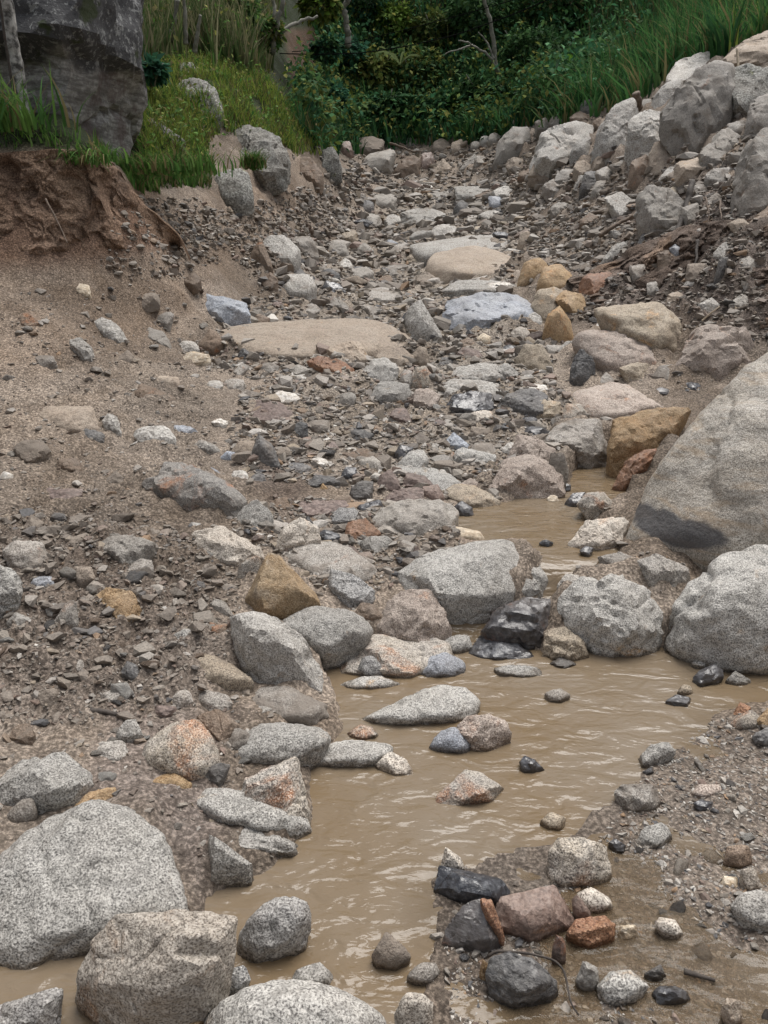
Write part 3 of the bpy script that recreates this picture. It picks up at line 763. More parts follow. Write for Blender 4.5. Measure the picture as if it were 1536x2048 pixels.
def rock(name, label, mat, s, d=0.5, p=16, front=0.2, back=0.5, Y=None, lvl=None, disp=0.055, facets=3, post=None, cat=None, group=None, lift=0.0, cap=0.72):
    poly = np.array(pxpoly(s))
    lo, hi = poly.min(0), poly.max(0)
    wpx, hpx = hi - lo
    k = int(np.argmax(poly[:, 1]))
    low = poly[poly[:, 1] > hi[1] - 0.12 * hpx].mean(0)
    auto = Y is None
    if auto: Y = hit(low[0], hi[1])[1]
    dep = Y
    w = wpx * dep / FPX; h = hpx * dep / FPX
    el = -math.atan2(ray(low[0], low[1])[2], ray(low[0], low[1])[1])
    D = d * w
    if el > 0.05: D = min(D, cap * h / math.sin(el))
    D = min(D, 2.0 * h + 0.15 * w)
    c = poly.mean(0)
    size = min(w, 1.6 * h + 0.2 * w)
    if auto:                                                # stand it in front of the slope it leans on
        lw = poly[poly[:, 1] > lo[1] + 0.45 * hpx]
        ys_ = np.array([hit(q[0], q[1])[1] - np.clip((hi[1] - q[1]) / hpx, 0, 1) * D for q in lw])
        Y = max(min(Y, float(np.percentile(ys_, 20))), 0.78 * Y)
    def yy(py): return Y + np.clip((hi[1] - py) / hpx, 0, 1) * D
    ring = at(poly[:, 0], poly[:, 1], yy(poly[:, 1]))
    rr = np.random.default_rng(int(abs(poly[0, 0]) * 3 + abs(poly[1, 1])))
    sel = np.arange(len(poly)) if p <= 11 else rr.permutation(len(poly))[:max(4, len(poly) // 2)]
    f = c + (poly[sel] - c) * (0.62 if p <= 11 else rr.uniform(0.3, 0.85, (len(sel), 1))) + np.array([0, 0.05 * hpx])
    fr = at(f[:, 0], f[:, 1], np.maximum(yy(f[:, 1]) - front * size * (1.0 if p <= 11 else rr.uniform(0.5, 1.35, len(sel))), 0.3))
    b = c + (poly - c) * 0.78
    bk = at(b[:, 0], b[:, 1], yy(b[:, 1]) + back * size)
    lower = poly[:, 1] > (lo[1] + hi[1]) / 2
    sk = np.vstack([ring[lower], bk[lower]])
    if len(sk):
        cx = sk.mean(0); sk = cx + (sk - cx) * 1.0; sk[:, 2] -= 0.35 * min(size, 0.5 + 0.2 * size)
    P = np.vstack([ring, fr, bk, sk])
    P[:, 2] += lift
    if p >= 20: disp *= 0.6
    L = lvl if lvl is not None else (5 if wpx > 280 else 4 if wpx > 88 else 3 if wpx > 34 else 2)
    me, base = rock_mesh(name, P, L, p, facets, disp, seed=len(ROCKS) * 7 + int(abs(poly[0, 0])), post=post, fit=None if (hi[0] > 1600 or lo[0] < -100) else (lo, hi), edge_fit=(1, hi[0]) if lo[0] < -100 else (-1, lo[0]) if hi[0] > 1600 else None)
    o = link(name, me, M[mat], None, base)
    tag(o, label, cat or name.split('_')[-1], group)
    ROCKS.append((o, c, wpx))
    return o
B = lambda label, mat, s, **k: rock("boulder", label, mat, s, **k)
R = lambda label, mat, s, **k: rock("rock", label, mat, s, **k)
S = lambda label, mat, s, **k: rock("stone", label, mat, s, **k)

# the weathered block on the bank: its lower face is set back under a ledge
def ledge(V):
    zl = 3.27 + 0.10 * pnoise(V * np.array([1.5, 1.5, 0]))
    m = sstep(0.10, -0.02, V[:, 2] - zl)
    V[:, 1] += m * 0.30 * (V[:, 1] < 9.4)
    V[:, 0] -= m * 0.10 * sstep(-3.0, -2.4, V[:, 0])
    V[:, 1] -= 0.10 * np.exp(-((V[:, 2] - zl - 0.12) / 0.1) ** 2)
    return V
B("huge dark lichen covered block standing on the left bank", "cliff",
  "-420,-330 300,-330 300,-100 292,20 286,120 280,200 268,262 250,300 180,305 60,290 -150,280 -420,260", Y=8.3, d=0.12, p=22, lvl=5, disp=0.085, post=ledge, facets=3)
# right: the giants
gb = B("giant tan banded granite boulder cut by the right edge, dark patch near its foot", "giant",
  "1243,1080 1258,985 1300,880 1370,800 1430,742 1536,690 1680,640 1800,760 1800,980 1700,1080 1500,1115 1385,1150 1340,1132 1270,1105", d=0.62, p=11, lvl=5, disp=0.03, Y=3.35)
_q = at(1345, 1045, 3.5) - np.array(gb.location)
for n_ in M['giant'].node_tree.nodes:
    if n_.name.startswith("inclusion"):
        n_.inputs["Scale"].default_value = (5.6, 2.2, 13.0)
        n_.inputs["Location"].default_value = (-_q[0] * 5.6, -_q[1] * 2.2, -_q[2] * 13.0)
B("rounded grey granite boulder at the right edge below the giant banded boulder", "gran", "1326,1235 1355,1172 1420,1120 1500,1097 1600,1090 1720,1150 1720,1270 1600,1315 1480,1305 1400,1292 1340,1272", p=10, d=0.45)
B("blocky cracked granite boulder in the middle of the row at the pool head", "gran", "1106,1225 1118,1187 1168,1150 1232,1144 1292,1165 1320,1212 1328,1258 1312,1290 1240,1302 1180,1292 1130,1268", p=14, d=0.4, disp=0.06)
B("smooth whitish granite slab sloping to the cascade", "gran", "760,1178 790,1140 860,1100 960,1078 1022,1080 1070,1108 1097,1150 1082,1172 1020,1203 950,1218 880,1212 800,1200 765,1197", p=13, d=0.5, disp=0.03)
B("broad low granite boulder filling the lower left corner above the side pool", "gran", "-10,1700 60,1662 140,1628 250,1598 330,1640 352,1720 390,1780 394,1822 350,1832 300,1852 200,1882 100,1905 0,1920 -70,1900 -80,1760", p=9, d=0.9, front=0.06, disp=0.035, cap=0.9)
B("brown speckled granite block at the bottom left with a rusty upper corner", "granw", "150,1962 185,1882 225,1836 330,1817 430,1831 476,1846 472,1920 447,1982 400,2036 330,2056 250,2050 200,2000 165,1987", p=17, d=0.4, disp=0.035)
B("pale granite boulder cut off by the bottom edge beside the stream", "gran", "405,2022 450,1985 560,1958 680,1970 740,2010 782,2065 770,2130 600,2170 420,2140", p=10, d=0.55, disp=0.03)
R("low pale granite hump just behind the bottom edge boulder", "gran", "580,1962 592,1940 640,1924 670,1950 662,1972", p=9)
R("small blue grey stone wedged between the brown block and the bottom boulder", "grand", "438,1992 450,1946 488,1930 502,1960 482,1988")
R("dark grey granite rock leaning toward the stream right of the brown block", "grand", "470,1872 490,1840 540,1800 576,1792 611,1810 623,1830 600,1880 540,1906 490,1920 474,1902", p=11)
R("white triangular granite rock with a yellow foot on the left shore", "gran", "425,1670 460,1700 490,1720 509,1745 501,1763 430,1771 414,1756 418,1720", p=20)
R("blue grey wet rock in the bottom left corner", "grand", "0,2012 60,1995 127,1974 122,2010 106,2050 60,2100 -50,2100")
R("small ochre stone at the foot of the brown speckled block", "ochre", "338,2047 400,2030 412,2052 380,2078 330,2072")
R("flat topped grey granite rock at the left edge above the broad boulder", "gran", "0,1560 40,1530 100,1508 140,1504 190,1540 193,1566 170,1587 140,1606 80,1613 0,1622 -60,1592", p=18)
S("brownish round stone under the left edge granite rock", "granm", "10,1632 40,1600 70,1595 76,1625 55,1646 20,1651", p=9)
S("small dark stone under the left edge granite rock", "grand", "94,1613 115,1595 138,1591 141,1610 120,1619", p=10)
S("orange stained flat stone right of the left edge granite rock", "ochre", "134,1616 170,1580 230,1574 242,1590 200,1606 150,1619")
R("rounded granite rock with a large rust patch on the muddy left shore", "granr", "270,1520 300,1470 350,1440 390,1438 420,1465 441,1500 446,1530 420,1551 360,1546 300,1531", p=11)
R("dark brown angular rock behind the rust patched round rock", "brown", "393,1430 440,1418 470,1440 482,1451 456,1476 440,1481 420,1460")
S("white stone on the mud left of the rust patched round rock", "gran", "229,1470 255,1440 275,1438 289,1465 270,1479 240,1483")
S("muddy grey stone between the white stone and the left granite slab", "granm", "168,1511 190,1485 250,1480 263,1505 250,1521 185,1523", p=10)
R("low mud dusted granite hump by the pool's upper left shore", "granm", "480,1400 512,1378 570,1371 620,1394 662,1420 657,1433 600,1439 530,1436", p=8)
R("flat white speckled granite shelf dipping into the pool's left side", "gran", "440,1502 512,1450 560,1444 640,1454 662,1468 642,1496 600,1514 520,1521", p=9)
R("long low grey granite rock awash at the left of the pool", "gran", "603,1521 650,1490 700,1479 780,1486 787,1500 760,1521 680,1527", p=10)
S("brown wedge stone touching the long awash granite rock", "granw", "748,1522 785,1504 815,1519 830,1546 790,1548")
R("granite rock with rusty top and dark side on the left waterline", "granr", "488,1545 560,1515 605,1513 611,1560 626,1600 630,1650 600,1661 550,1641 470,1600", p=15)
R("grey speckled rock below the rusty topped waterline rock", "gran", "378,1600 420,1575 520,1584 600,1619 628,1650 590,1662 500,1651 420,1627", p=11)
R("pointed granite wedge reaching into the stream from the left shore", "gran", "468,1692 480,1645 520,1650 570,1674 602,1690 560,1701 490,1703", p=13)
S("yellow stained stone half buried in sand on the left shore", "ochre", "289,1561 350,1544 386,1565 381,1586 310,1582", p=9)
# head of the lower pool
B("bright white granite block with a straight right side at the pool's left corner", "gran", "460,1226 480,1222 525,1235 575,1264 620,1294 648,1330 647,1385 600,1386 520,1366 475,1316 459,1280", p=19, d=0.5)
R("rounded granite rock overhanging a dark gap beside the white block", "gran", "558,1232 600,1211 680,1214 740,1240 747,1261 700,1281 660,1291 650,1312 630,1292 580,1262", p=11)
R("pinkish granite pyramid in front of the smooth whitish slab", "granp", "738,1252 790,1190 825,1177 860,1179 880,1210 890,1240 905,1266 880,1287 820,1282 750,1267", p=16)
R("wide granite rock with a deep rust band at the pool head", "granr", "667,1322 680,1285 720,1267 800,1269 860,1279 915,1289 922,1306 850,1337 800,1342 700,1347 669,1346", p=13)
S("small black and white stone in front of the rust banded rock", "grand", "711,1336 720,1315 745,1311 771,1335 769,1351 730,1353", p=9)
S("pale blue grey rounded stone at the right end of the rust banded rock", "blue", "829,1341 850,1310 890,1304 926,1320 934,1334 900,1349 850,1349", p=9)
S("thin flat granite stone barely above water below the rust banded rock", "gran", "671,1369 710,1355 760,1351 802,1365 770,1374 700,1377", p=8)
R("wide flat granite rock awash in the middle of the pool", "gran", "718,1436 790,1415 830,1385 870,1369 920,1371 962,1400 963,1416 900,1429 820,1434 740,1440", p=10)
S("small orange stone just breaking the water left of centre pool", "granr", "694,1466 720,1449 745,1454 757,1468 720,1477")
S("bluish granite stone leaning on a warm white one in the pool", "blue", "857,1491 875,1465 905,1454 930,1464 945,1490 936,1504 880,1501", p=10)
S("warm white granite stone in the pool beside a bluish one", "granp", "908,1461 940,1430 980,1427 1010,1439 1024,1465 1002,1501 960,1502 930,1471", p=12)
R("triangular granite stone with a rust red right flank in mid stream", "granr", "868,1606 890,1575 930,1539 955,1544 985,1569 1014,1580 990,1589 940,1602", p=20)
S("dark slate stone under the ripple ring in mid stream", "slate", "1038,1522 1050,1511 1070,1519 1090,1541 1070,1549 1045,1542")
S("low grey stone awash below the blocky cracked boulder", "granm", "1089,1386 1120,1377 1141,1390 1126,1403 1095,1399", p=9)
S("black wet stone in the pool near the right shore", "slate", "1383,1356 1400,1340 1430,1329 1448,1340 1446,1353 1420,1366 1395,1369", p=12)
S("white stone just behind the black wet stone", "gran", "1379,1326 1400,1312 1430,1314 1437,1326 1400,1337")
S("flat white stone to the right of the black wet stone", "gran", "1449,1361 1470,1342 1502,1360 1491,1369 1455,1368")
S("speckled stone under the right edge of the rounded boulder", "gran", "1488,1316 1510,1302 1540,1307 1545,1331 1495,1332")
S("reddish pebble tucked under the rounded right edge boulder", "pink", "1379,1311 1390,1294 1408,1292 1414,1305 1395,1314")
R("square grey granite block on the right shore of the pool", "granm", "1228,1581 1245,1567 1312,1567 1321,1605 1317,1616 1260,1627 1240,1606", p=22)
S("jet black stone on the sand right of the square granite block", "slate", "1386,1606 1400,1599 1426,1602 1421,1619 1400,1621")
S("split white granite stone at the right waterline", "gran", "1268,1522 1300,1490 1335,1484 1352,1498 1341,1516 1310,1532 1280,1532", p=15)
R("dark striped wet rock lying like a log below the cascade", "slate", "932,1301 950,1271 1000,1274 1060,1284 1087,1305 1072,1319 1000,1320 945,1313", p=16)
S("flat whitish stone awash in front of the striped dark rock", "gran", "988,1336 1020,1329 1075,1334 1087,1350 1050,1355 1000,1347", p=9)
S("smooth grey granite stone at the left end of the striped dark rock", "gran", "879,1287 905,1269 940,1269 947,1290 920,1307 890,1302", p=9)
S("low dark stone awash below the tan rock at the pool head", "slated", "1098,1326 1120,1314 1152,1325 1130,1335")
S("blue slate chip under shallow water near the right shore", "slate", "1329,1401 1350,1389 1382,1395 1376,1411 1340,1409")
S("tan cobble beside the blue slate chip", "grant", "1352,1386 1365,1369 1383,1371 1386,1386 1365,1391", p=9)
S("thin reddish shard at the right waterline", "rust", "1458,1437 1480,1404 1502,1414 1492,1432")
S("brown and white stone under the reddish shard", "granr", "1458,1447 1500,1420 1522,1434 1512,1456 1470,1457", p=10)
S("bright ochre stone cut by the right edge at the waterline", "ochre", "1511,1442 1536,1414 1565,1430 1555,1457 1520,1454")
S("dark slate stone at the right edge below the ochre one", "slated", "1503,1472 1536,1454 1565,1480 1530,1492")
# gravel bar
R("red brown coarse granite block standing on the gravel bar", "granr", "1090,1752 1094,1700 1110,1675 1160,1673 1212,1689 1227,1746 1212,1762 1120,1768", p=18, disp=0.035)
R("flat pinkish brown slab on top of the dark wet rocks", "pink", "983,1811 1000,1795 1060,1788 1120,1769 1146,1800 1152,1835 1110,1861 1060,1882 1020,1863 990,1841", p=24, d=0.6)
S("white and orange speckled stone right of the pinkish slab", "granw", "1153,1786 1180,1774 1215,1794 1227,1812 1190,1824 1160,1817", p=10)
S("small brown shard between the pinkish slab and the orange speckled stone", "pink", "1143,1800 1155,1789 1182,1825 1182,1842 1150,1837")
R("brown rock with a glowing orange end under the pinkish slab", "rust", "1130,1866 1150,1840 1210,1831 1232,1850 1230,1876 1190,1894 1160,1887", p=18)
R("glossy black slate slab pointing right in the stream", "slate", "867,1771 873,1731 920,1737 1000,1754 1034,1790 1010,1802 950,1807 900,1797", p=20)
R("glossy dark triangular slate below the black slab", "slater", "878,1891 890,1850 920,1815 965,1797 990,1840 1007,1886 970,1902 920,1902", p=22)
S("thin rust red blade of rock along the dark triangular slate", "rust", "960,1796 982,1801 1002,1855 1010,1891 990,1882 970,1840", front=0.4)
S("small orange and white stone above the black slate slab", "granw", "879,1737 890,1694 920,1714 932,1736 905,1747", p=18)
R("dark grey rock ringed by a root at the bottom of the gravel bar", "slated", "970,1951 980,1910 1010,1903 1070,1918 1117,1960 1107,1986 1040,2012 1005,2014 985,1981", p=18)
S("small orange stone against the left of the rooted dark rock", "ochre", "958,1945 966,1920 978,1930 980,1965 966,1968")
R("white coarse granite cobble in the pebbles near the bottom", "gran", "1193,1971 1220,1945 1260,1939 1297,1970 1282,1992 1240,2007 1205,1997", p=11)
S("dark blue slate cobble near the bottom right", "slate", "1303,1986 1320,1971 1370,1974 1382,1995 1340,2009 1315,2007", p=12)
R("white granite rock cut by the right edge on the gravel bar", "gran", "1460,1811 1480,1790 1510,1779 1565,1790 1580,1850 1530,1862 1490,1848", p=11)
S("brown black angular block near the right edge of the gravel bar", "brown", "1445,1726 1452,1694 1500,1689 1505,1726 1480,1734", p=20)
S("speckled stone below the brown black angular block", "granw", "1476,1767 1480,1738 1510,1734 1522,1771 1500,1785")
S("cream stone left of the speckled one at the right of the bar", "cream", "1439,1772 1445,1751 1475,1754 1479,1776")
S("orange freckled oval stone in the shallow flow", "granw", "1309,1851 1320,1834 1350,1839 1367,1865 1356,1877 1330,1867", p=9)
S("cream stone right of the glowing orange rock", "cream", "1234,1872 1240,1850 1270,1849 1277,1866 1250,1877")
S("white angular stone in the shallows above the gravel bar", "gran", "1263,1692 1285,1655 1320,1644 1345,1665 1331,1682 1290,1692")
S("black chip beside the red brown granite block", "slate", "1216,1686 1230,1677 1252,1690 1249,1704 1225,1700")
S("tan stone half under ripples above the red brown block", "grant", "1078,1642 1100,1624 1132,1635 1126,1657 1090,1657", p=10)
S("granite cobble in the flow left of the rooted dark rock", "granm", "813,1951 840,1924 870,1924 880,1945 860,1967 830,1967", p=10)
R("brown granite lump at the bottom edge in mid stream", "granw", "788,2032 810,1988 840,1984 867,2010 862,2070 800,2080", p=11)
S("grey lump just under the water left of the dark slates", "muddy", "743,1902 765,1864 790,1879 822,1910 790,1937 750,1927", p=10)
S("slate chip right of the white coarse cobble", "slated", "1288,1947 1320,1929 1333,1960 1300,1964")
S("dark upright shard under the pinkish slab", "purp", "1103,1902 1110,1869 1132,1875 1132,1922 1105,1932", p=20)
S("grey quartz streaked stone below the upright shard", "greyp", "1150,1960 1165,1922 1195,1935 1200,1975 1170,1985")
S("olive stone at the bottom right edge", "tan", "1440,2020 1455,1995 1480,2000 1485,2040 1455,2050")
S("pale pink stone on the dry sand at the right", "granp", "1380,1585 1395,1568 1440,1568 1448,1580 1420,1592 1390,1592", p=10)
# left mud slope, lower
R("large grey rock with a bright rust face on the left slope", "greyr", "283,962 320,925 370,923 420,949 470,969 502,1000 482,1042 460,1048 400,1042 370,1012 330,992", p=16)
R("grey granite cube beside the large rust faced rock", "gran", "468,1047 485,1010 515,999 546,1025 552,1071 510,1078 470,1062", p=17)
R("orange banded layered rock left of the ochre pyramid", "granw", "378,1081 395,1059 450,1051 500,1079 532,1101 495,1122 470,1137 400,1117", p=13, disp=0.06)
R("grey undercut rock in the left mud", "grey", "193,1096 215,1079 290,1069 312,1085 300,1112 260,1132 240,1137 210,1117", p=18)
S("grey brown stone below the undercut grey rock", "granm", "243,1142 280,1117 305,1119 312,1146 280,1160")
R("ochre speckled rock sitting in the dark mud", "ochre", "188,1186 220,1174 270,1181 292,1220 287,1252 255,1252 225,1227", p=12)
R("white granite rock cut by the left edge", "gran", "-5,1128 30,1140 46,1165 31,1211 0,1238 -45,1202 -35,1140", p=15)
S("blue stone on the mud near the left edge", "blue", "61,1166 70,1152 105,1152 112,1168 85,1180", p=12)
S("grey upright stone left of the ochre speckled rock", "grey", "108,1242 130,1210 155,1204 158,1252 140,1270")
S("small pale stone above the grey upright stone", "greyp", "86,1221 90,1207 115,1206 124,1220 105,1232")
R("white granite stone left of the bright white block", "gran", "340,1302 345,1270 370,1257 400,1259 407,1290 396,1312 360,1314", p=16)
S("white chip on the dark mud above the white granite stone", "white", "315,1231 325,1212 345,1214 359,1230 345,1247")
R("yellowish granite rock sloping below the white granite stone", "grant", "348,1337 380,1305 430,1309 470,1334 512,1360 470,1373 400,1363", p=11)
S("small granite stone against the bright white block", "gran", "413,1297 450,1284 470,1309 477,1327 440,1322")
S("brown stone in the gap behind the small granite stone", "brown", "403,1277 420,1244 455,1249 462,1292 430,1297")
S("flat purple grey slab on the left slope", "purp", "84,976 110,975 166,977 156,1001 110,1008 84,1001", p=20)
S("tan brick shaped stone under the banded layered rock", "tan", "376,1120 385,1104 407,1115 407,1132 390,1128", p=18)
S("pale pebble left of the banded layered rock", "greyp", "358,1107 365,1091 382,1098 376,1114")
S("pale stone above the banded layered rock", "greyp", "373,1067 380,1044 402,1047 400,1067")
S("grey tilted stone in the mud right of the ochre speckled rock", "slated", "370,1177 380,1159 410,1164 417,1181 395,1190")
R("muddy grey rock half buried at the far left", "granm", "3,1102 30,1080 90,1084 102,1132 60,1152 20,1132", p=9)
S("small grey blue stone on the left slope", "slated", "100,1034 110,1025 130,1028 134,1036 115,1041")
S("pale stone below the muddy half buried rock", "greyp", "12,1245 30,1225 60,1235 55,1262 25,1265")
S("grey stone left of the white granite stone", "grey", "265,1325 285,1305 320,1310 330,1340 295,1350")
S("broken grey stone in the dark mud hollow", "slated", "240,1345 255,1322 275,1330 285,1355 262,1362")
# centre
R("ochre pyramid rock with white patches near its tip", "ochrew", "488,1202 510,1160 536,1105 562,1114 600,1164 654,1207 642,1217 560,1228 510,1231", p=22, d=0.4, disp=0.03)
R("dark and orange block left of the ochre pyramid", "granr", "473,1172 480,1124 520,1111 524,1150 497,1178", p=17)
B("sandy brown sloping slab behind the ochre pyramid", "granm", "558,1112 620,1080 680,1083 740,1119 764,1150 742,1172 690,1163 640,1150 600,1135", p=11, d=0.7)
R("dark grey granite wedge between the ochre pyramid and whitish slab", "grand", "653,1162 665,1137 710,1149 752,1180 747,1197 710,1215 680,1197", p=16)
R("granite block with orange stains above the ochre pyramid", "granw", "546,1092 560,1054 600,1033 630,1049 643,1076 600,1092 560,1108", p=17)
S("bright rust orange stone left of the large grey rounded rock", "rust", "688,1072 691,1044 730,1036 763,1065 742,1082 710,1088", p=15)
S("small granite block below the rust orange stone", "gran", "720,1081 740,1071 775,1071 790,1090 777,1112 755,1121 735,1107", p=18)
S("dark underside granite stone above the rust orange stone", "grand", "653,1037 680,1014 710,1014 732,1035 700,1042 660,1048")
B("large grey rounded rock left of the upper pool", "grey", "733,1042 760,1014 820,997 900,999 922,1020 923,1056 880,1072 820,1080 780,1063", p=12)
R("yellow brown oval rock above the upper pool", "grant", "888,981 910,967 950,969 1003,1000 987,1014 930,1010 895,996", p=11)
R("elongated granite rock uphill of the yellow brown oval one", "gran", "768,932 800,927 850,927 900,943 928,965 896,983 860,972 830,947", p=10)
S("upright purple brown shard uphill of the large grey rounded rock", "purp", "748,987 760,949 780,938 803,970 802,988", p=20)
S("leaning purple slab right of the upright shard", "purp", "800,972 810,944 850,953 873,975 830,988", p=20)
S("long dark brown slab resting on the large grey rounded rock", "purp", "763,1002 790,979 850,974 852,1000 800,1008", p=18)
S("pinkish brown square stone touching the yellow oval rock", "pink", "847,997 844,974 875,968 890,990 881,1005", p=18)
S("blue slate stone in the hollow above the dark granite wedge", "slate", "638,1067 650,1059 685,1071 690,1086 660,1094 645,1082")
S("smooth blue slate pebble on the sand below the yellow oval rock", "slate", "909,1012 925,1002 945,1014 949,1032 925,1030", p=9)
S("cream bone shaped stone at the edge of the upper pool", "cream", "886,1062 895,1052 960,1064 969,1073 950,1079 895,1075", p=10)
S("black pebble above the smooth whitish slab", "slate", "792,1087 800,1074 816,1085 813,1097 797,1095", p=9)
S("cream cobble beside a rust brown one below the whitish slab", "cream", "884,1217 890,1202 911,1207 908,1228", p=9)
S("rust brown cobble in the side channel", "rust", "889,1242 900,1214 940,1217 954,1235 947,1252 910,1255", p=9)
R("dark wet rock with amber foot in the cascade", "slater", "958,1252 990,1215 1050,1194 1112,1199 1102,1240 1082,1282 1020,1277 975,1262", p=12)
S("long reddish slab at the left of the central rubble", "purp", "593,1012 600,999 690,999 700,1015 650,1033 610,1028", p=16)
S("slate slab uphill of the long reddish one", "slated", "610,972 630,949 670,954 683,965 640,978")
S("dark blue chip in the central rubble", "slate", "678,957 690,934 713,934 716,947 695,958")
S("blue slate leaning on the large grey rounded rock", "slate", "713,1012 760,999 767,1011 730,1038 713,1027", p=18)
S("grey plate of stone uphill of the leaning blue slate", "slated", "698,982 715,961 747,964 742,992 705,998", p=18)
S("tiny orange stone among the central rubble", "ochre", "638,982 645,966 657,978 650,985")
S("brown stone under the dark granite wedge", "brown", "700,1240 720,1205 750,1208 765,1230 740,1248")
# right of the upper pool
R("tan white granite rock at the top left of the upper pool", "granp", "958,982 1000,919 1050,908 1100,923 1132,950 1132,981 1080,997 1010,997", p=12)
R("pinkish granite rock on top of the tan white one", "granp", "1008,922 1030,869 1070,873 1112,899 1097,932 1070,938", p=14)
S("grey end stone right of the pinkish granite rock", "granm", "1093,947 1100,904 1125,904 1138,940 1122,988 1100,988")
R("rusty orange granite stone in the upper pool", "granr", "1153,1007 1175,984 1210,983 1227,1005 1217,1032 1190,1038", p=13)
S("black pointed stone left of the rusty one in the upper pool", "slate", "1128,1007 1145,987 1172,984 1162,1004 1145,1013")
S("small cream stone at the left end of the black pointed one", "cream", "1092,998 1100,990 1115,992 1118,1002 1102,1004")
R("flat topped granite rock between upper pool and giant boulder", "granw", "1133,1082 1165,1040 1220,1034 1258,1036 1242,1072 1200,1098 1170,1098", p=17)
R("tan granite rock at the left foot of the cracked boulder", "grant", "1083,1312 1090,1260 1130,1253 1165,1279 1181,1312 1130,1319", p=13)
R("wedge of granite between the cracked and the rounded boulder", "granm", "1273,1121 1310,1107 1350,1124 1381,1150 1362,1182 1325,1208 1300,1172", p=16)
R("muddy ledge rock under the giant banded boulder", "granm", "1195,1112 1240,1103 1270,1114 1288,1147 1230,1143", p=14)
S("small grey stone on the lip of the cascade", "granm", "1113,1167 1130,1147 1167,1151 1162,1167 1125,1178")
S("little slate stone in the upper pool", "slate", "1078,1086 1090,1079 1107,1085 1096,1095")
S("black pebble below the flat topped granite rock", "slate", "1158,1102 1172,1092 1188,1097 1180,1113")
S("small slate stone at the head of the upper pool", "slate", "1118,978 1128,966 1142,970 1140,982")
# left slope, upper
R("white topped stone sunk in the brown slope", "greyp", "183,641 210,634 240,649 262,680 260,703 235,693 205,667", p=14)
S("pale stone below the white topped one on the brown slope", "greyp", "138,681 160,674 185,694 193,716 175,728 150,702")
R("grey brown stone right of the white topped one on the brown slope", "grey", "273,667 300,654 330,664 348,696 341,704 300,683")
R("brown flat rock on the left slope under a tan one", "brown", "260,781 275,766 310,774 357,795 352,811 310,815 275,802", p=16)
S("square tan stone on the brown flat rock", "tan", "308,772 320,751 355,754 363,770 346,788 320,785", p=16)
R("pale tan rock half buried in the left slope", "tan", "73,832 90,811 190,811 203,850 181,868 120,863", p=11)
S("pale stone right of the half buried tan rock", "greyp", "203,842 215,827 235,834 243,867 210,863")
S("dark flat shard below the half buried tan rock", "slated", "143,868 165,856 210,866 205,885 175,882")
R("grey granite rock left of the bluish flat one", "greyp", "266,872 280,854 330,851 353,875 342,904 310,894", p=13)
S("bluish flat stone on the left of the bed", "blue", "338,867 345,849 380,853 403,865 370,875")
S("white flat stone below the bluish flat one", "greyp", "378,897 400,879 430,889 443,901 410,908")
R("round brown grey stone at the left tip of the long pale slab", "brown", "393,692 420,657 440,664 448,685 431,703 405,701", p=9)
S("pale stone left of the round brown grey one", "greyp", "350,700 365,681 395,683 400,699 375,706")
R("blue and white streaked stone on the upper left slope", "blue", "393,612 405,587 450,599 490,604 503,631 470,640 430,628", p=12)
S("flat cream stone below the round brown grey one", "cream", "343,717 380,702 420,709 424,721 385,731")
S("grey slate stone at the lower left of the long pale slab", "slated", "473,717 485,696 513,715 507,730")
R("purple brown slab lying flat on the left of the bed", "purp", "488,832 510,799 560,803 604,836 570,846 520,846", p=22, d=0.8)
S("white oval stone above the purple brown slab", "white", "538,796 560,781 595,789 603,800 570,811", p=9)
S("tan round stone below the purple brown slab", "tan", "458,907 480,881 510,884 518,905 490,918", p=10)
R("slate wedge right of the tan round stone", "slated", "502,905 515,869 545,889 563,932 520,938", p=18)
S("pale blue stone left of the tan round one", "blue", "438,917 455,902 471,904 470,922")
S("white pebble left of the purple brown slab", "white", "423,846 440,837 457,845 446,857")
S("cream stone beside the wheel marks", "cream", "143,576 155,566 180,571 183,586 160,590")
S("white chip at the left edge of the slope", "white", "-5,955 10,942 28,950 26,960 5,962")
# centre, the long slab and around
B("long pale sandy slab across the middle of the bed", "tan", "425,668 470,648 600,643 700,636 760,640 805,660 832,692 800,705 740,714 640,724 560,724 480,714 435,696", p=11, d=0.55, disp=0.02, facets=2)
R("tan block with white flecks in front of the long pale slab", "tan", "653,702 690,684 720,681 745,716 716,738 690,733", p=18)
R("orange brown split rock in front of the long pale slab", "rust", "613,722 640,711 680,719 708,735 711,755 670,753 640,738", p=18)
R("grey rock with a tan edge right of the orange brown split rock", "gran", "713,753 740,719 770,714 798,735 787,763 750,769", p=14)
R("tan rock at the right end of the long pale slab", "tan", "743,717 775,692 812,699 829,715 817,738 790,743", p=15)
R("square grey granite rock below the grey and tan pair", "gran", "738,788 750,764 790,762 822,769 824,797 780,804 745,804", p=13)
R("grey pointed rock left of the large blue grey boulder", "greyp", "801,657 815,614 835,598 862,630 886,671 877,691 830,688", p=18)
B("large blue grey boulder in the middle of the bed", "blue", "883,627 910,594 960,583 1040,586 1083,609 1084,642 1050,654 1000,659 940,664 898,653", p=13)
S("orange and white stone below the grey pointed rock", "granr", "823,767 830,737 850,731 871,760 873,772 845,778", p=17)
S("small grey stone left of the orange and white one", "granm", "798,762 805,739 828,744 828,772 808,774")
R("pale flat granite rock right of the orange and white stone", "greyp", "893,763 910,734 960,725 1000,729 1014,751 960,764", p=11)
R("wide pale granite rock above the black spotted stone", "greyp", "878,778 900,757 970,757 1004,775 998,798 940,804 890,794", p=11)
S("black stone with white spots in the bed", "slate", "888,812 905,789 950,781 975,784 988,811 960,833 915,829", p=15)
S("small tan stone below the black spotted one", "granw", "923,838 950,819 980,822 988,841 960,848", p=9)
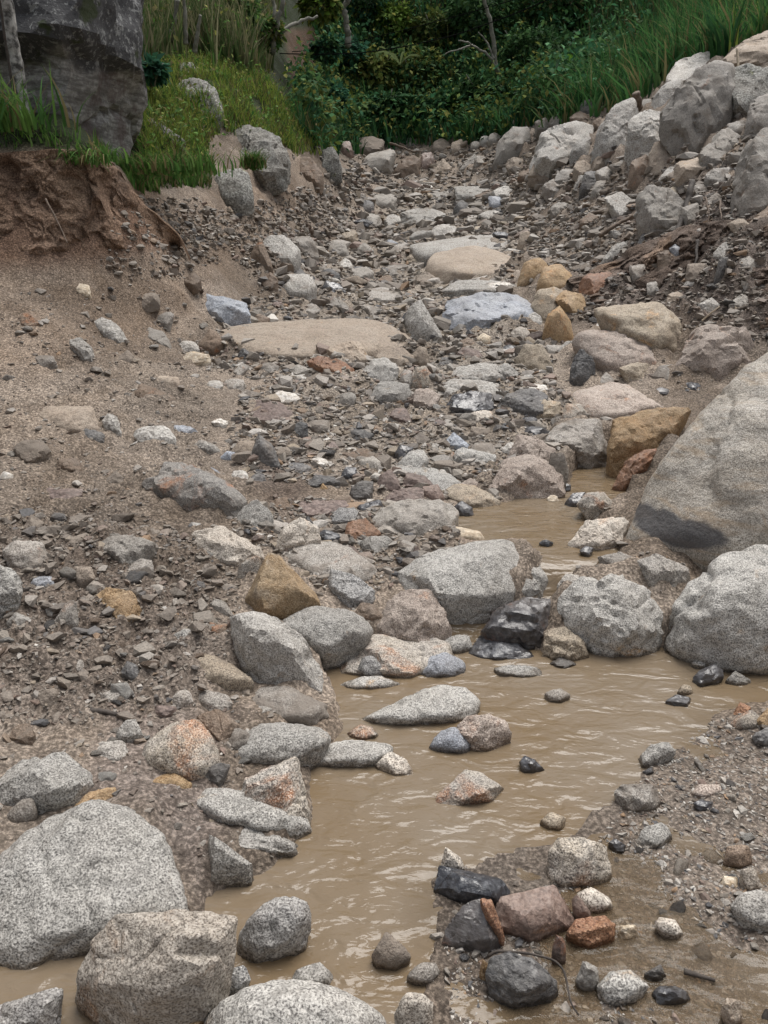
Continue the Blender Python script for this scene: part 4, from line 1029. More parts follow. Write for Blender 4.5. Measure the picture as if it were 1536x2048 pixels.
R("dark slate rock with a white capped neighbour", "slated", "988,813 1010,789 1060,776 1097,789 1088,823 1020,834", p=18)
S("white capped stone on the dark slate rock", "white", "1018,793 1050,767 1095,770 1098,787 1060,796")
S("tan brown stone right of the dark slate rock", "grant", "1053,823 1070,797 1122,804 1118,833 1080,842")
S("dark blue wet stone below the tan brown one", "slate", "1043,867 1055,852 1090,852 1098,866 1070,878")
S("long brown wood coloured stone in the lower bed", "brown", "646,908 660,894 730,894 766,910 763,929 720,924", p=15)
S("purple shard lying above the wide pale granite rock", "purp", "908,712 925,694 955,699 969,716 935,725", p=20)
S("cream pebble below the large blue grey boulder", "cream", "951,677 965,666 982,673 980,683 965,685", p=9)
S("dark slate stone at the top of the middle bed", "slate", "643,572 650,561 680,569 693,584 665,593 645,582", p=18)
R("grey white rounded rock left of the dark slate stone", "greyp", "553,572 575,547 620,547 635,570 622,589 570,589", p=10)
S("brown stone left of the grey white rounded rock", "brown", "518,562 540,544 557,560 553,578 525,578")
S("tan knob between the long slab and the pointed grey rock", "tan", "818,717 840,692 857,699 859,727 840,734", p=10)
S("granite cobble uphill of the elongated granite rock", "gran", "793,927 815,902 845,899 858,920 842,943 810,943", p=10)
R("pair fronting grey granite rock uphill of the upper pool", "gran", "903,922 915,894 960,903 993,915 988,933 940,944", p=12)
S("rust stained granite cobble left of the pair fronting rock", "granr", "858,912 880,899 912,904 913,928 875,928", p=10)
S("pale blue flat stone in the lower bed", "blue", "883,882 905,864 925,879 943,896 915,898")
S("dark round slate stones lump above the granite cobble", "slate", "788,907 800,889 827,894 823,918 795,921", p=11)
S("grey stone under the pale blue flat one", "granm", "935,905 950,885 985,885 1000,905 970,918", p=10)
# right middle
R("ochre round rock, leftmost of the orange cluster", "ochre", "1033,573 1050,524 1080,515 1099,535 1092,553 1060,570", p=10)
R("ochre egg shaped rock in the orange cluster", "ochre", "1071,568 1085,537 1120,528 1148,555 1143,578 1110,584 1085,579", p=9)
R("rust red angular rock right of the orange cluster", "rust", "1157,562 1175,547 1220,543 1249,560 1222,573 1180,599 1164,583", p=20)
R("ochre upright block under the orange cluster", "ochre", "1083,658 1092,629 1120,611 1142,640 1148,678 1120,686 1100,668", p=20)
R("tan grey rock in the middle of the orange cluster", "grant", "1058,613 1075,579 1110,573 1142,589 1138,618 1090,639 1078,618", p=13)
S("ochre stone at the right of the orange cluster", "ochre", "1108,598 1130,580 1167,589 1177,622 1150,624")
S("white oval stone on the tan slab", "white", "1188,651 1200,639 1230,639 1240,652 1220,660 1195,660", p=9)
B("sandy granite slab below the brown boulder on the right", "granp", "1143,667 1180,658 1260,661 1312,688 1329,721 1313,744 1250,744 1200,724 1150,693", p=11)
B("brown sandy boulder under the debris face", "grant", "1188,622 1240,611 1310,603 1342,623 1364,650 1353,694 1330,704 1290,674 1230,659", p=10)
B("pink granite boulder behind the giant banded boulder", "granp", "1338,722 1370,663 1400,648 1490,653 1514,690 1503,734 1440,764 1380,759", p=12)
R("tan grey rounded rock right of the wide pale granite", "grant", "1028,718 1050,687 1085,689 1109,737 1087,749 1045,744", p=13)
S("dark upright slate shard in the right bed", "slated", "1138,763 1145,719 1160,698 1187,704 1193,752 1177,774", p=18)
S("grey stone above the dark upright shard", "greyp", "1113,702 1130,681 1167,681 1173,701 1150,715")
B("large humped granite rock above the layered one", "granp", "1128,803 1150,779 1220,763 1262,768 1312,794 1334,812 1280,834 1200,834 1140,829", p=11)
B("layered granite rock overhanging the head of the upper pool", "granm", "1078,882 1110,849 1150,836 1200,836 1218,860 1215,898 1180,909 1140,899 1100,888", p=14, disp=0.06)
B("wet ochre brown boulder left of the giant one", "ochre", "1211,902 1220,854 1260,833 1330,813 1382,813 1345,870 1312,900 1282,940 1230,940", p=13)
R("deep red rock squeezed against the giant boulder", "rust", "1223,973 1250,924 1300,896 1314,899 1292,932 1262,974 1240,976", p=18)
S("grey block behind the humped granite rock", "granm", "1300,753 1315,734 1345,728 1363,745 1358,769 1310,769", p=18)
S("tan block left of the grey one behind the humped rock", "grant", "1238,738 1265,724 1300,729 1300,769 1260,764", p=15)
S("ochre stained stone left of the humped granite rock", "granw", "1120,835 1130,806 1160,808 1178,830 1150,846", p=12)
S("small slate stone beside the grey block", "slate", "1308,782 1318,774 1342,780 1340,792 1318,790")
S("black stones lump behind the giant banded boulder", "slate", "1360,770 1375,762 1400,764 1412,775 1390,784 1365,782")
# right debris pile
B("big grey angular boulder on top of the right pile", "grey", "1317,228 1345,190 1407,150 1430,120 1470,133 1482,180 1467,252 1420,283 1384,311 1360,288", p=18)
R("greenish grey boulder right of the big angular one on the pile", "lichen", "1450,142 1490,126 1540,138 1590,170 1570,215 1500,220 1468,205", p=14)
B("tan boulder at the very top right of the pile", "tan", "1440,117 1480,85 1536,60 1610,62 1600,112 1540,124 1510,119 1470,112", p=13)
B("long pale layered boulder perched on the pile crest", "white", "1331,152 1350,124 1410,102 1452,109 1432,122 1402,152 1370,168 1334,165", p=15)
R("pale flat rock below the long perched boulder", "greyp", "1298,203 1330,165 1367,158 1362,182 1320,218 1305,229", p=16)
R("grey boulder with dark hollow left of the big angular one", "greyp", "1248,283 1260,234 1290,218 1322,228 1342,260 1358,293 1330,294 1290,304 1264,315", p=17)
B("tall arched grey boulder on the pile", "greyp", "1183,303 1195,254 1230,208 1264,195 1278,230 1258,280 1252,314 1200,325", p=12)
B("broad white boulder at the left of the pile", "greyp", "1058,313 1065,279 1100,253 1150,241 1188,248 1178,290 1163,319 1100,335 1069,330", p=13)
R("grey boulder left of the broad white one", "grey", "988,323 1000,279 1025,253 1062,253 1064,270 1048,313 1020,330", p=14)
S("grey slab against the right of the broad white boulder", "greyp", "1138,308 1150,284 1182,273 1178,313 1160,322")
R("yellowish stained rock below the arched boulder", "tan", "1178,335 1195,288 1230,278 1251,305 1227,330 1200,340", p=15)
R("tan blocky rock under the hollow grey boulder", "tan", "1293,333 1300,284 1340,276 1363,300 1342,333 1318,356 1299,354", p=19)
R("brown upright rock on the slope of the pile", "brown", "1253,373 1260,323 1290,308 1313,345 1308,369 1270,384", p=16)
S("white narrow slab on the pile slope", "white", "1316,358 1335,339 1373,319 1368,337 1330,369", p=18)
B("grey boulder with muddy underside at the right edge of the pile", "grey", "1457,424 1468,310 1488,269 1536,261 1620,278 1620,405 1540,431 1500,431 1463,421", p=13)
R("leaning grey rock in the middle of the pile slope", "grey", "1270,397 1290,369 1340,373 1373,400 1373,443 1342,464 1310,466 1298,469 1278,432", p=18)
R("brown grey boulder at the right edge below the greenish one", "granm", "1487,248 1500,204 1540,183 1600,188 1590,265 1510,267", p=13)
R("brown rock under the right edge boulder of the pile", "brown", "1495,443 1536,410 1590,420 1580,455 1510,455", p=16)
S("pale flat slab at the left foot of the pile", "greyp", "1202,524 1225,494 1258,483 1258,508 1215,535", p=18)
S("pale blue stone in the pile slope", "blue", "1338,497 1360,481 1393,489 1383,513 1350,516", p=18)
S("narrow grey stone sticking out of the dark debris face", "slated", "1428,563 1440,519 1457,513 1458,547 1440,569", p=18)
S("pale pointed stone in the dark debris face", "greyp", "1363,578 1380,554 1397,559 1393,576", p=18)
S("round grey stone on the pile beside the wooden stump", "grey", "1273,223 1285,199 1307,197 1308,217 1285,228", p=9)
S("ochre leaf sized stone on the debris face", "ochre", "1440,443 1443,430 1452,432 1450,447")
S("white squarish stone low on the debris face", "white", "1208,604 1225,596 1250,598 1247,607 1215,612")
S("grey stone at the right end of the debris face", "grey", "1512,695 1520,680 1545,680 1548,697 1525,702", p=10)
S("tan block low in the pile, right of the ochre flat slab", "tan", "1034,495 1040,467 1058,462 1066,490 1045,500", p=15)
S("grey stone in the middle of the pile slope", "slated", "1158,378 1168,345 1200,342 1210,362 1180,380")
S("pale grey stone low on the pile slope", "greyp", "1148,375 1160,352 1172,350 1165,378")
S("grey cobble under the yellowish stained rock", "grey", "1180,385 1190,362 1212,360 1216,382 1195,390", p=10)
S("small cream stone on the leaning grey rock", "cream", "1335,380 1350,372 1366,388 1355,396")
S("tan oval stone between the pile rocks", "tan", "1205,428 1222,412 1232,420 1218,436")
S("grey slab lower left of the leaning grey rock", "slated", "1265,505 1285,470 1305,455 1310,470 1285,508", p=18)
# far end and crest
R("dark brown boulder at the far end of the bed", "brown", "783,348 800,324 830,310 842,320 838,353 805,361", p=16)
S("reddish rock right of the dark brown far boulder", "pink", "833,338 845,307 864,304 871,325 857,343", p=15)
S("tan pyramid stone at the far end", "tan", "860,348 885,317 904,335 898,348 870,353", p=18)
S("grey stone right of the far tan pyramid", "grey", "918,338 950,307 957,325 930,341")
S("pale tan cobble alone on the crest against the grass", "tan", "904,267 909,252 928,247 939,258 937,275 915,279", p=10)
R("grey slab on the far crest", "grey", "710,333 740,309 780,297 793,310 783,328 740,338", p=14)
S("ochre brown block at the left end of the far crest", "pink", "673,305 680,284 702,282 708,300 690,312", p=16)
R("grey brown rock behind the far crest slab", "muddy", "698,303 715,277 740,272 770,279 767,297 730,313", p=14)
S("grey lump in the middle of the far crest", "grey", "777,293 790,271 806,269 811,287 795,296", p=12)
for k, (x, y, w, mt, tx) in enumerate([
    (822, 283, 30, "grey", "left of the branch"), (862, 277, 36, "greyp", "below the grass, pale and flat"), (884, 290, 40, "muddy", "wide and muddy, left of the lone cobble"),
    (921, 292, 42, "tan", "tan and wide, under the lone cobble"), (952, 290, 24, "grey", "round and grey, right of centre"), (972, 280, 26, "greyp", "pale, left of the white cobble"),
    (1003, 262, 18, "white", "small and white, highest of the row"), (1036, 246, 30, "tan", "tan, where the pile begins"), (990, 275, 30, "grey", "grey, under the white cobble"),
    (946, 268, 24, "brown", "brown, just right of the lone cobble"), (1062, 236, 30, "brown", "brown, on the crest left of the arched boulder"), (1100, 222, 34, "grey", "grey, high on the crest left of the stump"),
    (1140, 216, 40, "greyp", "pale, on the crest just left of the arched boulder top"), (1180, 212, 44, "slated", "dark flat, against the arched boulder top")]):
    h = w * 0.34
    S("crest stone, " + tx, mt, f"{x-w*.5},{y+h*.6} {x-w*.4},{y-h*.5} {x},{y-h} {x+w*.42},{y-h*.4} {x+w*.5},{y+h*.5} {x},{y+h}", p=11)
R("dark block at the left end of the far bed by the grass", "lichen", "638,333 645,299 665,293 683,310 684,348 660,349", p=16)
R("brown rocks lump left of the far dark block", "brown", "588,343 600,313 625,318 648,350 643,368 615,362", p=12)
# grassy mound on the left
B("weathered grey boulder jutting from the grassy mound", "lichen", "423,272 450,246 520,253 562,274 582,310 580,333 562,349 540,354 500,333 450,303", p=15)
R("tall grey boulder standing in the grass of the mound", "lichen", "348,183 360,161 400,155 432,174 449,216 444,250 410,240 370,215", p=12)
R("round grey boulder at the foot of the grassy mound", "lichen", "426,367 435,343 470,336 502,348 509,391 498,416 460,410 429,388", p=10)
R("pale lichened slab leaning below the dark block", "lichen", "272,248 285,237 310,241 374,280 369,304 330,294 290,269", p=17)
S("dark stone in the grass above the tall mound boulder", "lichen", "350,140 360,125 385,124 395,140 385,152 360,152", p=12)
S("pale stone beside the round boulder at the mound foot", "greyp", "300,258 310,240 330,248 333,262 315,268")
# upper bed
B("flat slab with an ochre rim in the upper bed", "tan", "848,528 880,500 940,491 1000,499 1053,520 1055,548 960,555 880,550", p=10, d=1.2, disp=0.02)
B("long grey slab above the ochre rimmed one", "greyp", "818,493 900,478 1000,463 1063,469 1044,503 930,499 850,513", p=9, d=1.4, disp=0.02)
R("white tan rock at the left of the upper bed", "greyp", "518,503 530,474 570,469 603,500 593,523 555,529", p=13)
S("rust brown wedge left of the white tan rock", "brown", "497,518 520,476 536,514 544,533 510,530", p=18)
R("muddy pale rock right of the white tan rock", "granm", "578,490 590,474 622,472 639,500 622,514 590,512", p=12)
S("grey round rock in the upper bed left of centre", "grey", "648,503 665,479 690,480 700,507 670,514", p=10)
S("flat pale plate above the large blue grey boulder", "greyp", "883,577 905,559 1000,560 1044,570 1032,588 960,589", p=10)
S("white stone above the large blue grey boulder", "white", "958,583 980,564 1020,564 1028,582 990,590")
for x0, y0, w, h, mt, tx in [
    (742, 440, 44, 28, "grey", "muddy grey rock left of the upper bed centre"), (788, 444, 46, 28, "greyp", "pale grey rock left of the small orange stone"),
    (852, 434, 100, 40, "greyp", "broad pale slab high in the upper bed"), (924, 418, 36, 34, "slated", "dark grey block high in the upper bed"),
    (826, 449, 26, 16, "ochre", "bright orange stone high in the upper bed"), (890, 460, 62, 28, "greyp", "pale rounded slab below the small orange stone"),
    (950, 438, 40, 16, "white", "white flat stone right of the upper bed"), (960, 459, 30, 14, "cream", "cream stone above the long grey slab"),
    (840, 480, 42, 20, "greyp", "pale plate left of the long grey slab"), (781, 487, 30, 16, "blue", "pale blue chip left of the long grey slab"),
    (945, 383, 94, 26, "greyp", "flat pale sheet of rock near the far end"), (848, 377, 56, 18, "white", "white flat rock near the far end"),
    (990, 404, 32, 28, "blue", "blue grey rock near the far right of the bed"), (770, 400, 60, 26, "grey", "muddy slab near the far left of the bed"),
    (736, 412, 30, 24, "slated", "dark hollowed stone near the far left of the bed"), (1010, 382, 50, 20, "greyp", "pale slab where the bed meets the pile"),
    (880, 395, 60, 20, "grey", "grey sheet below the white far rock"), (985, 430, 50, 20, "greyp", "pale sheet right of the dark grey block"),
    (720, 545, 60, 26, "grey", "grey slab above the long pale slab"), (800, 540, 70, 30, "granm", "muddy rounded slab left of the ochre rimmed one"),
    (760, 590, 80, 34, "granm", "muddy mottled slab right above the long pale slab"), (850, 565, 60, 40, "muddy", "brown muddy hump above the pointed grey rock"),
    (690, 530, 34, 26, "white", "white shard above the dark slate stone"), (1000, 540, 60, 26, "ochre", "ochre ledge left of the orange cluster"),
    (1010, 610, 30, 24, "granm", "speckled stone on the large blue grey boulder's shoulder"), (1068, 640, 34, 30, "greyp", "pale stone at the right end of the large blue grey boulder"),
    (1000, 640, 24, 34, "rust", "small rust stone leaning on the large blue grey boulder"), (1040, 665, 40, 26, "granw", "tan stone below the large blue grey boulder"),
    (935, 690, 36, 24, "brown", "brown stone below the large blue grey boulder"), (1020, 700, 40, 22, "slate", "blue slate slab left of the tan grey rounded rock"),
    (590, 760, 60, 22, "greyp", "thin pale plate on the mud left of the square grey rock"), (640, 770, 70, 40, "muddy", "mud coated hump left of the square grey rock"),
    (470, 770, 50, 26, "granm", "speckled stone above the purple brown slab"), (430, 770, 36, 18, "white", "white plate left of the speckled stone"),
    (560, 870, 60, 20, "granm", "low speckled stone below the purple brown slab"), (640, 850, 50, 26, "granm", "low mottled stone in the lower bed centre"),
    (720, 870, 50, 24, "slated", "dark low stone in the lower bed centre"), (700, 905, 40, 20, "white", "white stone above the long wood coloured one"),
    (760, 860, 44, 24, "brown", "brown low stone in the lower bed"), (600, 935, 50, 22, "slated", "dark flat stone on the dark mud patch"),
    (640, 925, 40, 22, "white", "white angular stone beside the dark mud patch"), (420, 945, 50, 20, "blue", "pale blue flat stone above the granite cube"),
    (480, 950, 40, 24, "greyp", "pale stone left of the dark mud patch"), (330, 1035, 26, 16, "white", "white pebble on the left slope under the rust face")]:
    j = np.random.default_rng(int(x0 * 7 + y0)).uniform(0.75, 1.1, 8)
    pts = " ".join(f"{x0 + w * .52 * j[i] * math.cos(i * math.pi / 4):.0f},{y0 + h * .52 * j[i] * math.sin(i * math.pi / 4):.0f}" for i in range(8))
    S(tx, mt, pts, p=13, d=0.8)

# jammed filler rocks between the surveyed ones; each is told by the landmark it lies nearest to
LAND = [("ochre pyramid rock", 565, 1170), ("bright white granite block", 555, 1310), ("smooth whitish slab", 930, 1150), ("large grey rounded rock", 830, 1040), ("giant banded boulder", 1440, 930),
        ("cracked granite boulder", 1220, 1225), ("rounded edge boulder", 1470, 1210), ("large blue grey boulder", 980, 620), ("long pale slab", 630, 680), ("ochre rimmed slab", 950, 522), ("orange rock cluster", 1100, 570),
        ("large rust faced rock", 390, 985), ("purple brown slab", 545, 822), ("black spotted stone", 938, 808), ("layered overhanging rock", 1150, 872), ("wet ochre brown boulder", 1290, 875), ("humped granite rock", 1230, 800),
        ("brown sandy boulder", 1280, 650), ("pink granite boulder", 1425, 710), ("arched grey boulder", 1230, 260), ("big angular boulder", 1400, 215), ("broad white boulder", 1120, 290), ("leaning grey rock", 1320, 420),
        ("muddy edge boulder", 1500, 350), ("far dark brown boulder", 812, 335), ("weathered mound boulder", 500, 300), ("round mound foot boulder", 465, 375), ("white topped stone", 222, 668), ("half buried tan rock", 138, 838),
        ("brown flat rock", 308, 792), ("ochre speckled rock", 240, 1215), ("blue stone in the mud", 88, 1165), ("undercut grey rock", 250, 1100), ("rust patched round rock", 358, 1495), ("left edge granite rock", 90, 1560),
        ("broad corner boulder", 180, 1750), ("pinkish slab", 1070, 1825), ("red brown granite block", 1160, 1720), ("square granite block", 1275, 1595), ("white coarse cobble", 1245, 1972), ("dark slate cobble", 1342, 1990), ("right edge white rock", 1515, 1820),
        ("jet black stone", 1405, 1610), ("rooted dark rock", 1045, 1958), ("banded layered rock", 455, 1092), ("grey white rounded rock", 595, 568), ("white tan upper rock", 560, 500), ("pointed grey rock", 843, 645), ("dark upright shard", 1166, 735), ("tan white granite rock", 1050, 955), ("yellow brown oval rock", 945, 990), ("dark striped rock", 1005, 1297)]
WAYS = ["right of", "lower right of", "below", "lower left of", "left of", "upper left of", "above", "upper right of"]
def where(px, py):
    k = min(range(len(LAND)), key=lambda i: math.hypot(px - LAND[i][1], py - LAND[i][2]))
    n, lx, ly = LAND[k]
    d = math.hypot(px - lx, py - ly)
    w = WAYS[int(round(math.atan2(py - ly, px - lx) / (math.pi / 4))) % 8]
    return ("just " if d < 70 else "close " if d < 130 else "farther ") + w + " the " + n
def filler(spots, mats, label, group, seed):
    r = np.random.default_rng(seed)
    for x0, y0, w in spots:
        n = int(r.integers(6, 9)); h = w * r.uniform(0.5, 0.85)
        a = np.sort(r.uniform(0, 6.283, n) * 0.3 + np.arange(n) * 6.283 / n * 1.0); j = r.uniform(0.78, 1.12, n)
        pts = " ".join(f"{x0 + w * .52 * j[i] * math.cos(a[i]):.0f},{y0 + h * .52 * j[i] * math.sin(a[i]):.0f}" for i in range(n))
        m = mats[int(r.integers(len(mats)))]
        R(TINT[m] + " " + label + " " + where(x0, y0), m, pts, p=int(r.integers(12, 22)), d=0.6, group=group, lvl=3)
TINT = dict(grey="grey", granm="mud dusted speckled", greyp="pale grey", slated="dark grey", gran="white speckled", tan="tan", purp="purple brown", brown="brown", slate="blackish", white="white", granw="orange speckled", muddy="mud coated", grant="yellowish speckled", granp="pinkish speckled")
filler([(1090, 345, 62), (1130, 350, 50), (1212, 350, 58), (1240, 335, 44), (1105, 375, 42), (1240, 405, 62), (1392, 335, 84), (1425, 310, 70), (1440, 352, 66), (1400, 385, 54), (1365, 352, 54),
        (1385, 425, 62), (1432, 402, 50), (1480, 455, 52), (1290, 480, 44), (1330, 522, 62), (1275, 545, 52), (1395, 545, 60), (1450, 500, 50), (1500, 520, 60), (1480, 600, 50), (1530, 605, 60),
        (1420, 612, 44), (1350, 600, 42), (1305, 575, 40), (1230, 470, 44), (1180, 440, 46), (1120, 420, 40), (1200, 250, 40), (1160, 235, 50), (1120, 240, 44), (1090, 250, 46), (1030, 330, 44), (1060, 350, 50),
        (960, 320, 40), (1420, 255, 60), (1300, 310, 44), (1165, 335, 46), (1500, 395, 40), (1450, 285, 80), (1480, 262, 60)],
       ["grey", "greyp", "granm", "grey", "muddy", "tan", "brown"], "rock jammed", "jammed rocks of the right heap", 5)
filler([(560, 700, 40), (600, 740, 46), (860, 700, 40), (890, 725, 44), (1010, 745, 50), (1060, 760, 44), (1090, 770, 40), (850, 800, 60), (800, 830, 56), (870, 850, 50), (960, 865, 56), (1010, 850, 50), (1030, 900, 54),
        (840, 880, 44), (740, 930, 50), (690, 1000, 40), (660, 900, 46), (570, 905, 46), (600, 860, 40), (520, 960, 44), (560, 1010, 50), (620, 1050, 44), (820, 1110, 50), (770, 1140, 44), (700, 1110, 50), (590, 1200, 46),
        (450, 1180, 50), (440, 1220, 56), (400, 1200, 40), (480, 740, 40), (540, 740, 46), (700, 760, 40), (690, 800, 46), (780, 620, 44), (740, 620, 40), (680, 610, 46), (620, 620, 40), (560, 620, 44),
        (520, 640, 40), (770, 560, 40), (830, 520, 44), (800, 500, 40), (730, 500, 46), (700, 470, 40), (660, 550, 40), (600, 545, 40), (1110, 700, 44), (1190, 690, 40), (1210, 760, 40), (1180, 800, 40), (1060, 960, 50),
        (930, 970, 50), (900, 950, 40), (1150, 900, 50), (1080, 880, 44), (340, 1240, 40), (520, 1420, 60), (430, 1400, 70), (360, 1400, 60), (330, 1420, 50), (560, 1560, 70), (440, 1550, 60), (480, 1480, 60)],
       ["granm", "grey", "grant", "granm", "brown", "slated", "greyp", "granp", "purp", "muddy"], "mid sized rock", "jammed rocks of the channel", 6)
filler([(60, 900, 70), (140, 930, 60), (230, 960, 50), (260, 1010, 56), (60, 1050, 60), (150, 1080, 50), (330, 860, 50), (180, 760, 46), (90, 720, 50), (250, 720, 46), (330, 640, 44), (60, 640, 50), (380, 560, 44), (300, 600, 40),
        (170, 1150, 56), (60, 1300, 70), (150, 1340, 60), (230, 1390, 56), (100, 1400, 60), (40, 1470, 66), (210, 1270, 50), (300, 1180, 46), (350, 1060, 46), (430, 1020, 40)],
       ["muddy", "granm", "muddy", "brown"], "rock sunk in mud", "sunken rocks of the left slope", 7)

# mud has settled round the feet of the rocks
_dz = np.zeros(GX.shape)
_pool = np.minimum(sstep(0.02, -0.05, poly_dist(GX, GY, POOL)), sstep(0.02, -0.05, poly_dist(GX, GY, UPPER))) * sstep(0.05, -0.05, poly_dist(GX, GY, CHUTE))
_nz = np.clip(0.5 + 1.6 * fbm(P3 * 4.0 + 21, 3), 0, 1.5)
for o, c_, w_ in ROCKS:
    if w_ > 700 or w_ < 30: continue
    b_ = np.array([v[:] for v in o.bound_box]) + np.array(o.location)
    l_, h_ = b_.min(0), b_.max(0)
    cx_, cy_ = (l_[0] + h_[0]) / 2, (l_[1] + h_[1]) / 2
    rx_, ry_ = (h_[0] - l_[0]) / 2, (h_[1] - l_[1]) / 2
    i0, i1 = np.searchsorted(vv, math.log(max(cy_ - 1.8 * ry_, -0.4) + OFF)), np.searchsorted(vv, math.log(cy_ + 1.8 * ry_ + OFF))
    if i1 <= i0: continue
    sl = slice(max(i0 - 1, 0), min(i1 + 1, NR))
    q = np.hypot((GX[sl] - cx_) / rx_, (GY[sl] - cy_) / ry_)
    top = h_[2] - float(ground_z(cx_, cy_, True))
    if top <= 0: continue
    _dz[sl] = np.maximum(_dz[sl], min(0.34 * top, 0.05 + 0.012 * cy_) * sstep(1.75, 0.9, q))
GZ = GZ + _dz * _nz * _pool * (1 - 0.7 * grav)
ground.data.vertices.foreach_set("co", np.stack([GX, GY, GZ], -1).astype(np.float32).ravel())
ground.data.update()

# ------------------------------------------------------------------ loose stones: each one an object
def proto(seed, lvl, flat=0.6, p=12):
    r = np.random.default_rng(seed)
    Q = r.normal(size=(16, 3)); Q /= np.linalg.norm(Q, axis=1)[:, None]
    Q *= np.array([1.0, r.uniform(0.6, 0.95), r.uniform(flat * 0.7, flat * 1.2)])
    N, H = hull_planes(Q)
    D, F = ico(lvl)
    k = np.maximum(D @ N.T / H, 0)
    V = D * ((np.sum(k ** p, 1)) ** (-1.0 / p))[:, None]
    V = V + D * (fbm(V * 2.2 + r.uniform(0, 50, 3), 3) * 0.12)[:, None]
    return V, F
def region_points(n, poly, ymin, ymax, r, dens=1.0, avoid=()):
    """points on the ground inside a surveyed outline, thinning with distance"""
    out = []
    tries = 0
    while len(out) < n and tries < 60:
        tries += 1
        y = np.exp(r.uniform(math.log(ymin), math.log(ymax), 4000))
        x = r.uniform(-0.72, 0.72, 4000) * (y + 0.4) * (1.0 if min(q[0] for q in poly) > -500 else 1.6)
        z = ground_z(x, y)
        P_ = np.stack([x, y, z], -1)
        px, py = project(P_)
        px = px + 40 * fbm(P_ * 1.3, 2); py = py + 25 * fbm(P_ * 1.3 + 5, 2)
        ok = in_poly(px, py, poly)
        for a in avoid: ok &= ~in_poly(px, py, a)
        for q in np.stack([x, y, z], -1)[ok]:
            out.append(q)
            if len(out) >= n: break
    return np.array(out)
A_BED = pxpoly("520,560 700,440 780,360 1020,365 1060,480 1010,590 1110,720 1130,900 960,1010 760,1010 520,1010 440,880 520,760 400,720")
A_PILE = pxpoly("960,340 1060,300 1180,330 1300,300 1480,280 1700,250 1700,480 1400,480 1200,560 1080,520 1010,460")
A_FACE = pxpoly("1150,640 1160,560 1300,480 1420,450 1700,440 1700,700 1480,680 1330,640")
A_CREST = pxpoly("690,300 880,262 1060,232 1200,205 1200,250 1060,310 960,350 760,370 690,340")
A_LEFTM = pxpoly("-100,1010 250,1000 470,1120 470,1330 300,1440 -100,1450")
A_SLOPE = pxpoly("-150,620 250,560 450,520 520,620 420,760 420,900 280,1000 -150,1000")
A_UPL = pxpoly("300,470 340,430 420,420 560,400 700,330 760,360 640,520 500,560 440,500")
A_BANKR = pxpoly("225,420 320,385 430,410 430,520 300,570 200,540")
A_OUTL = pxpoly("-900,620 -100,620 -100,1640 -900,1700")
A_GRAV = pxpoly("880,2100 880,1900 1110,1760 1300,1540 1440,1440 1700,1420 1700,2100")
A_SHORE = pxpoly("-100,1480 300,1440 470,1420 600,1520 470,1640 400,1700 260,1600 -100,1640")
A_MIDC = pxpoly("460,1010 760,1000 920,1000 920,1090 760,1180 640,1180 540,1100 460,1120")
WATERPX = pxpoly("640,1305 652,1390 690,1440 640,1500 605,1540 625,1640 590,1705 520,1740 400,1780 470,1850 520,2048 860,2048 870,1760 1110,1690 1290,1545 1390,1470 1536,1420 1536,1330 1330,1290 1100,1305 940,1225")
_pm = {}
def pmesh(mat, k):
    if (mat, k) not in _pm:
        V, F = proto(100 + k * 13 + sum(map(ord, mat)), 3, 0.55 + 0.1 * (k % 3), 30 + 10 * (k % 3))
        me = mesh_np("stone", V, F); me.materials.append(M[mat]); _pm[(mat, k)] = me
    return _pm[(mat, k)]
def loose(n, poly, y0, y1, mats, smin, smax, label, group, seed, avoid=()):
    r = np.random.default_rng(seed)
    P = region_points(n, poly, y0, y1, r, avoid=avoid)
    for q in P:
        mat = mats[int(r.integers(len(mats)))]
        s = smin * (smax / smin) ** (r.uniform() ** 1.7)
        s *= 0.5 * max(0.8, (q[1] + 0.6)) / FPX                       # half size in metres from a size seen at that distance
        o = bpy.data.objects.new("cobble" if "cobble" in label else "rubble_stone", pmesh(mat, int(r.integers(4))))
        COL.objects.link(o)
        o.location = (q[0], q[1], q[2] + s * r.uniform(-0.05, 0.25))
        o.scale = (s * r.uniform(0.9, 1.35), s * r.uniform(0.75, 1.1), s * r.uniform(0.6, 0.95))
        o.rotation_euler = (r.normal() * 0.25, r.normal() * 0.25, r.uniform(0, 6.28))
        qx, qy = project(q)
        tag(o, TINT[mat] + " " + label + " " + where(float(qx), float(qy)), "stone", group)
GREYS = ["grey", "granm", "greyp", "grey", "slated", "gran", "tan"]
loose(92, A_BED, 4.2, 22, GREYS + ["purp", "brown", "slate", "white", "granw"], 16, 52, "angular rubble stone", "rubble stones of the middle bed", 1)
loose(40, A_PILE, 8, 22, ["grey", "granm", "greyp", "muddy", "brown", "tan"], 16, 48, "loose heap stone", "stones on the right debris pile", 2)
loose(24, A_FACE, 6, 9.5, ["muddy", "slated", "grey", "muddy"], 14, 40, "stone stuck in soil", "stones in the dark debris face", 3)
loose(24, A_CREST, 17, 26, ["grey", "greyp", "muddy", "brown", "tan"], 12, 30, "small far stone", "stones of the far heap", 4)
loose(34, A_LEFTM, 2.2, 3.8, ["granm", "grey", "muddy", "brown", "gran", "slated"], 18, 52, "small stone in mud", "stones in the dark left mud", 5)
loose(18, A_SLOPE, 3.6, 8, ["granm", "grey", "muddy", "greyp"], 12, 34, "small slope stone", "stones on the brown left slope", 6)
loose(20, A_UPL, 9, 22, ["muddy", "grey", "brown", "greyp"], 12, 34, "small rubble stone", "stones below the grassy mound", 7)
loose(46, A_GRAV, 1.15, 2.5, ["gran", "granm", "slate", "grant", "granw", "slated", "gran", "white"], 16, 46, "wet cobble", "cobbles of the gravel bar", 8)
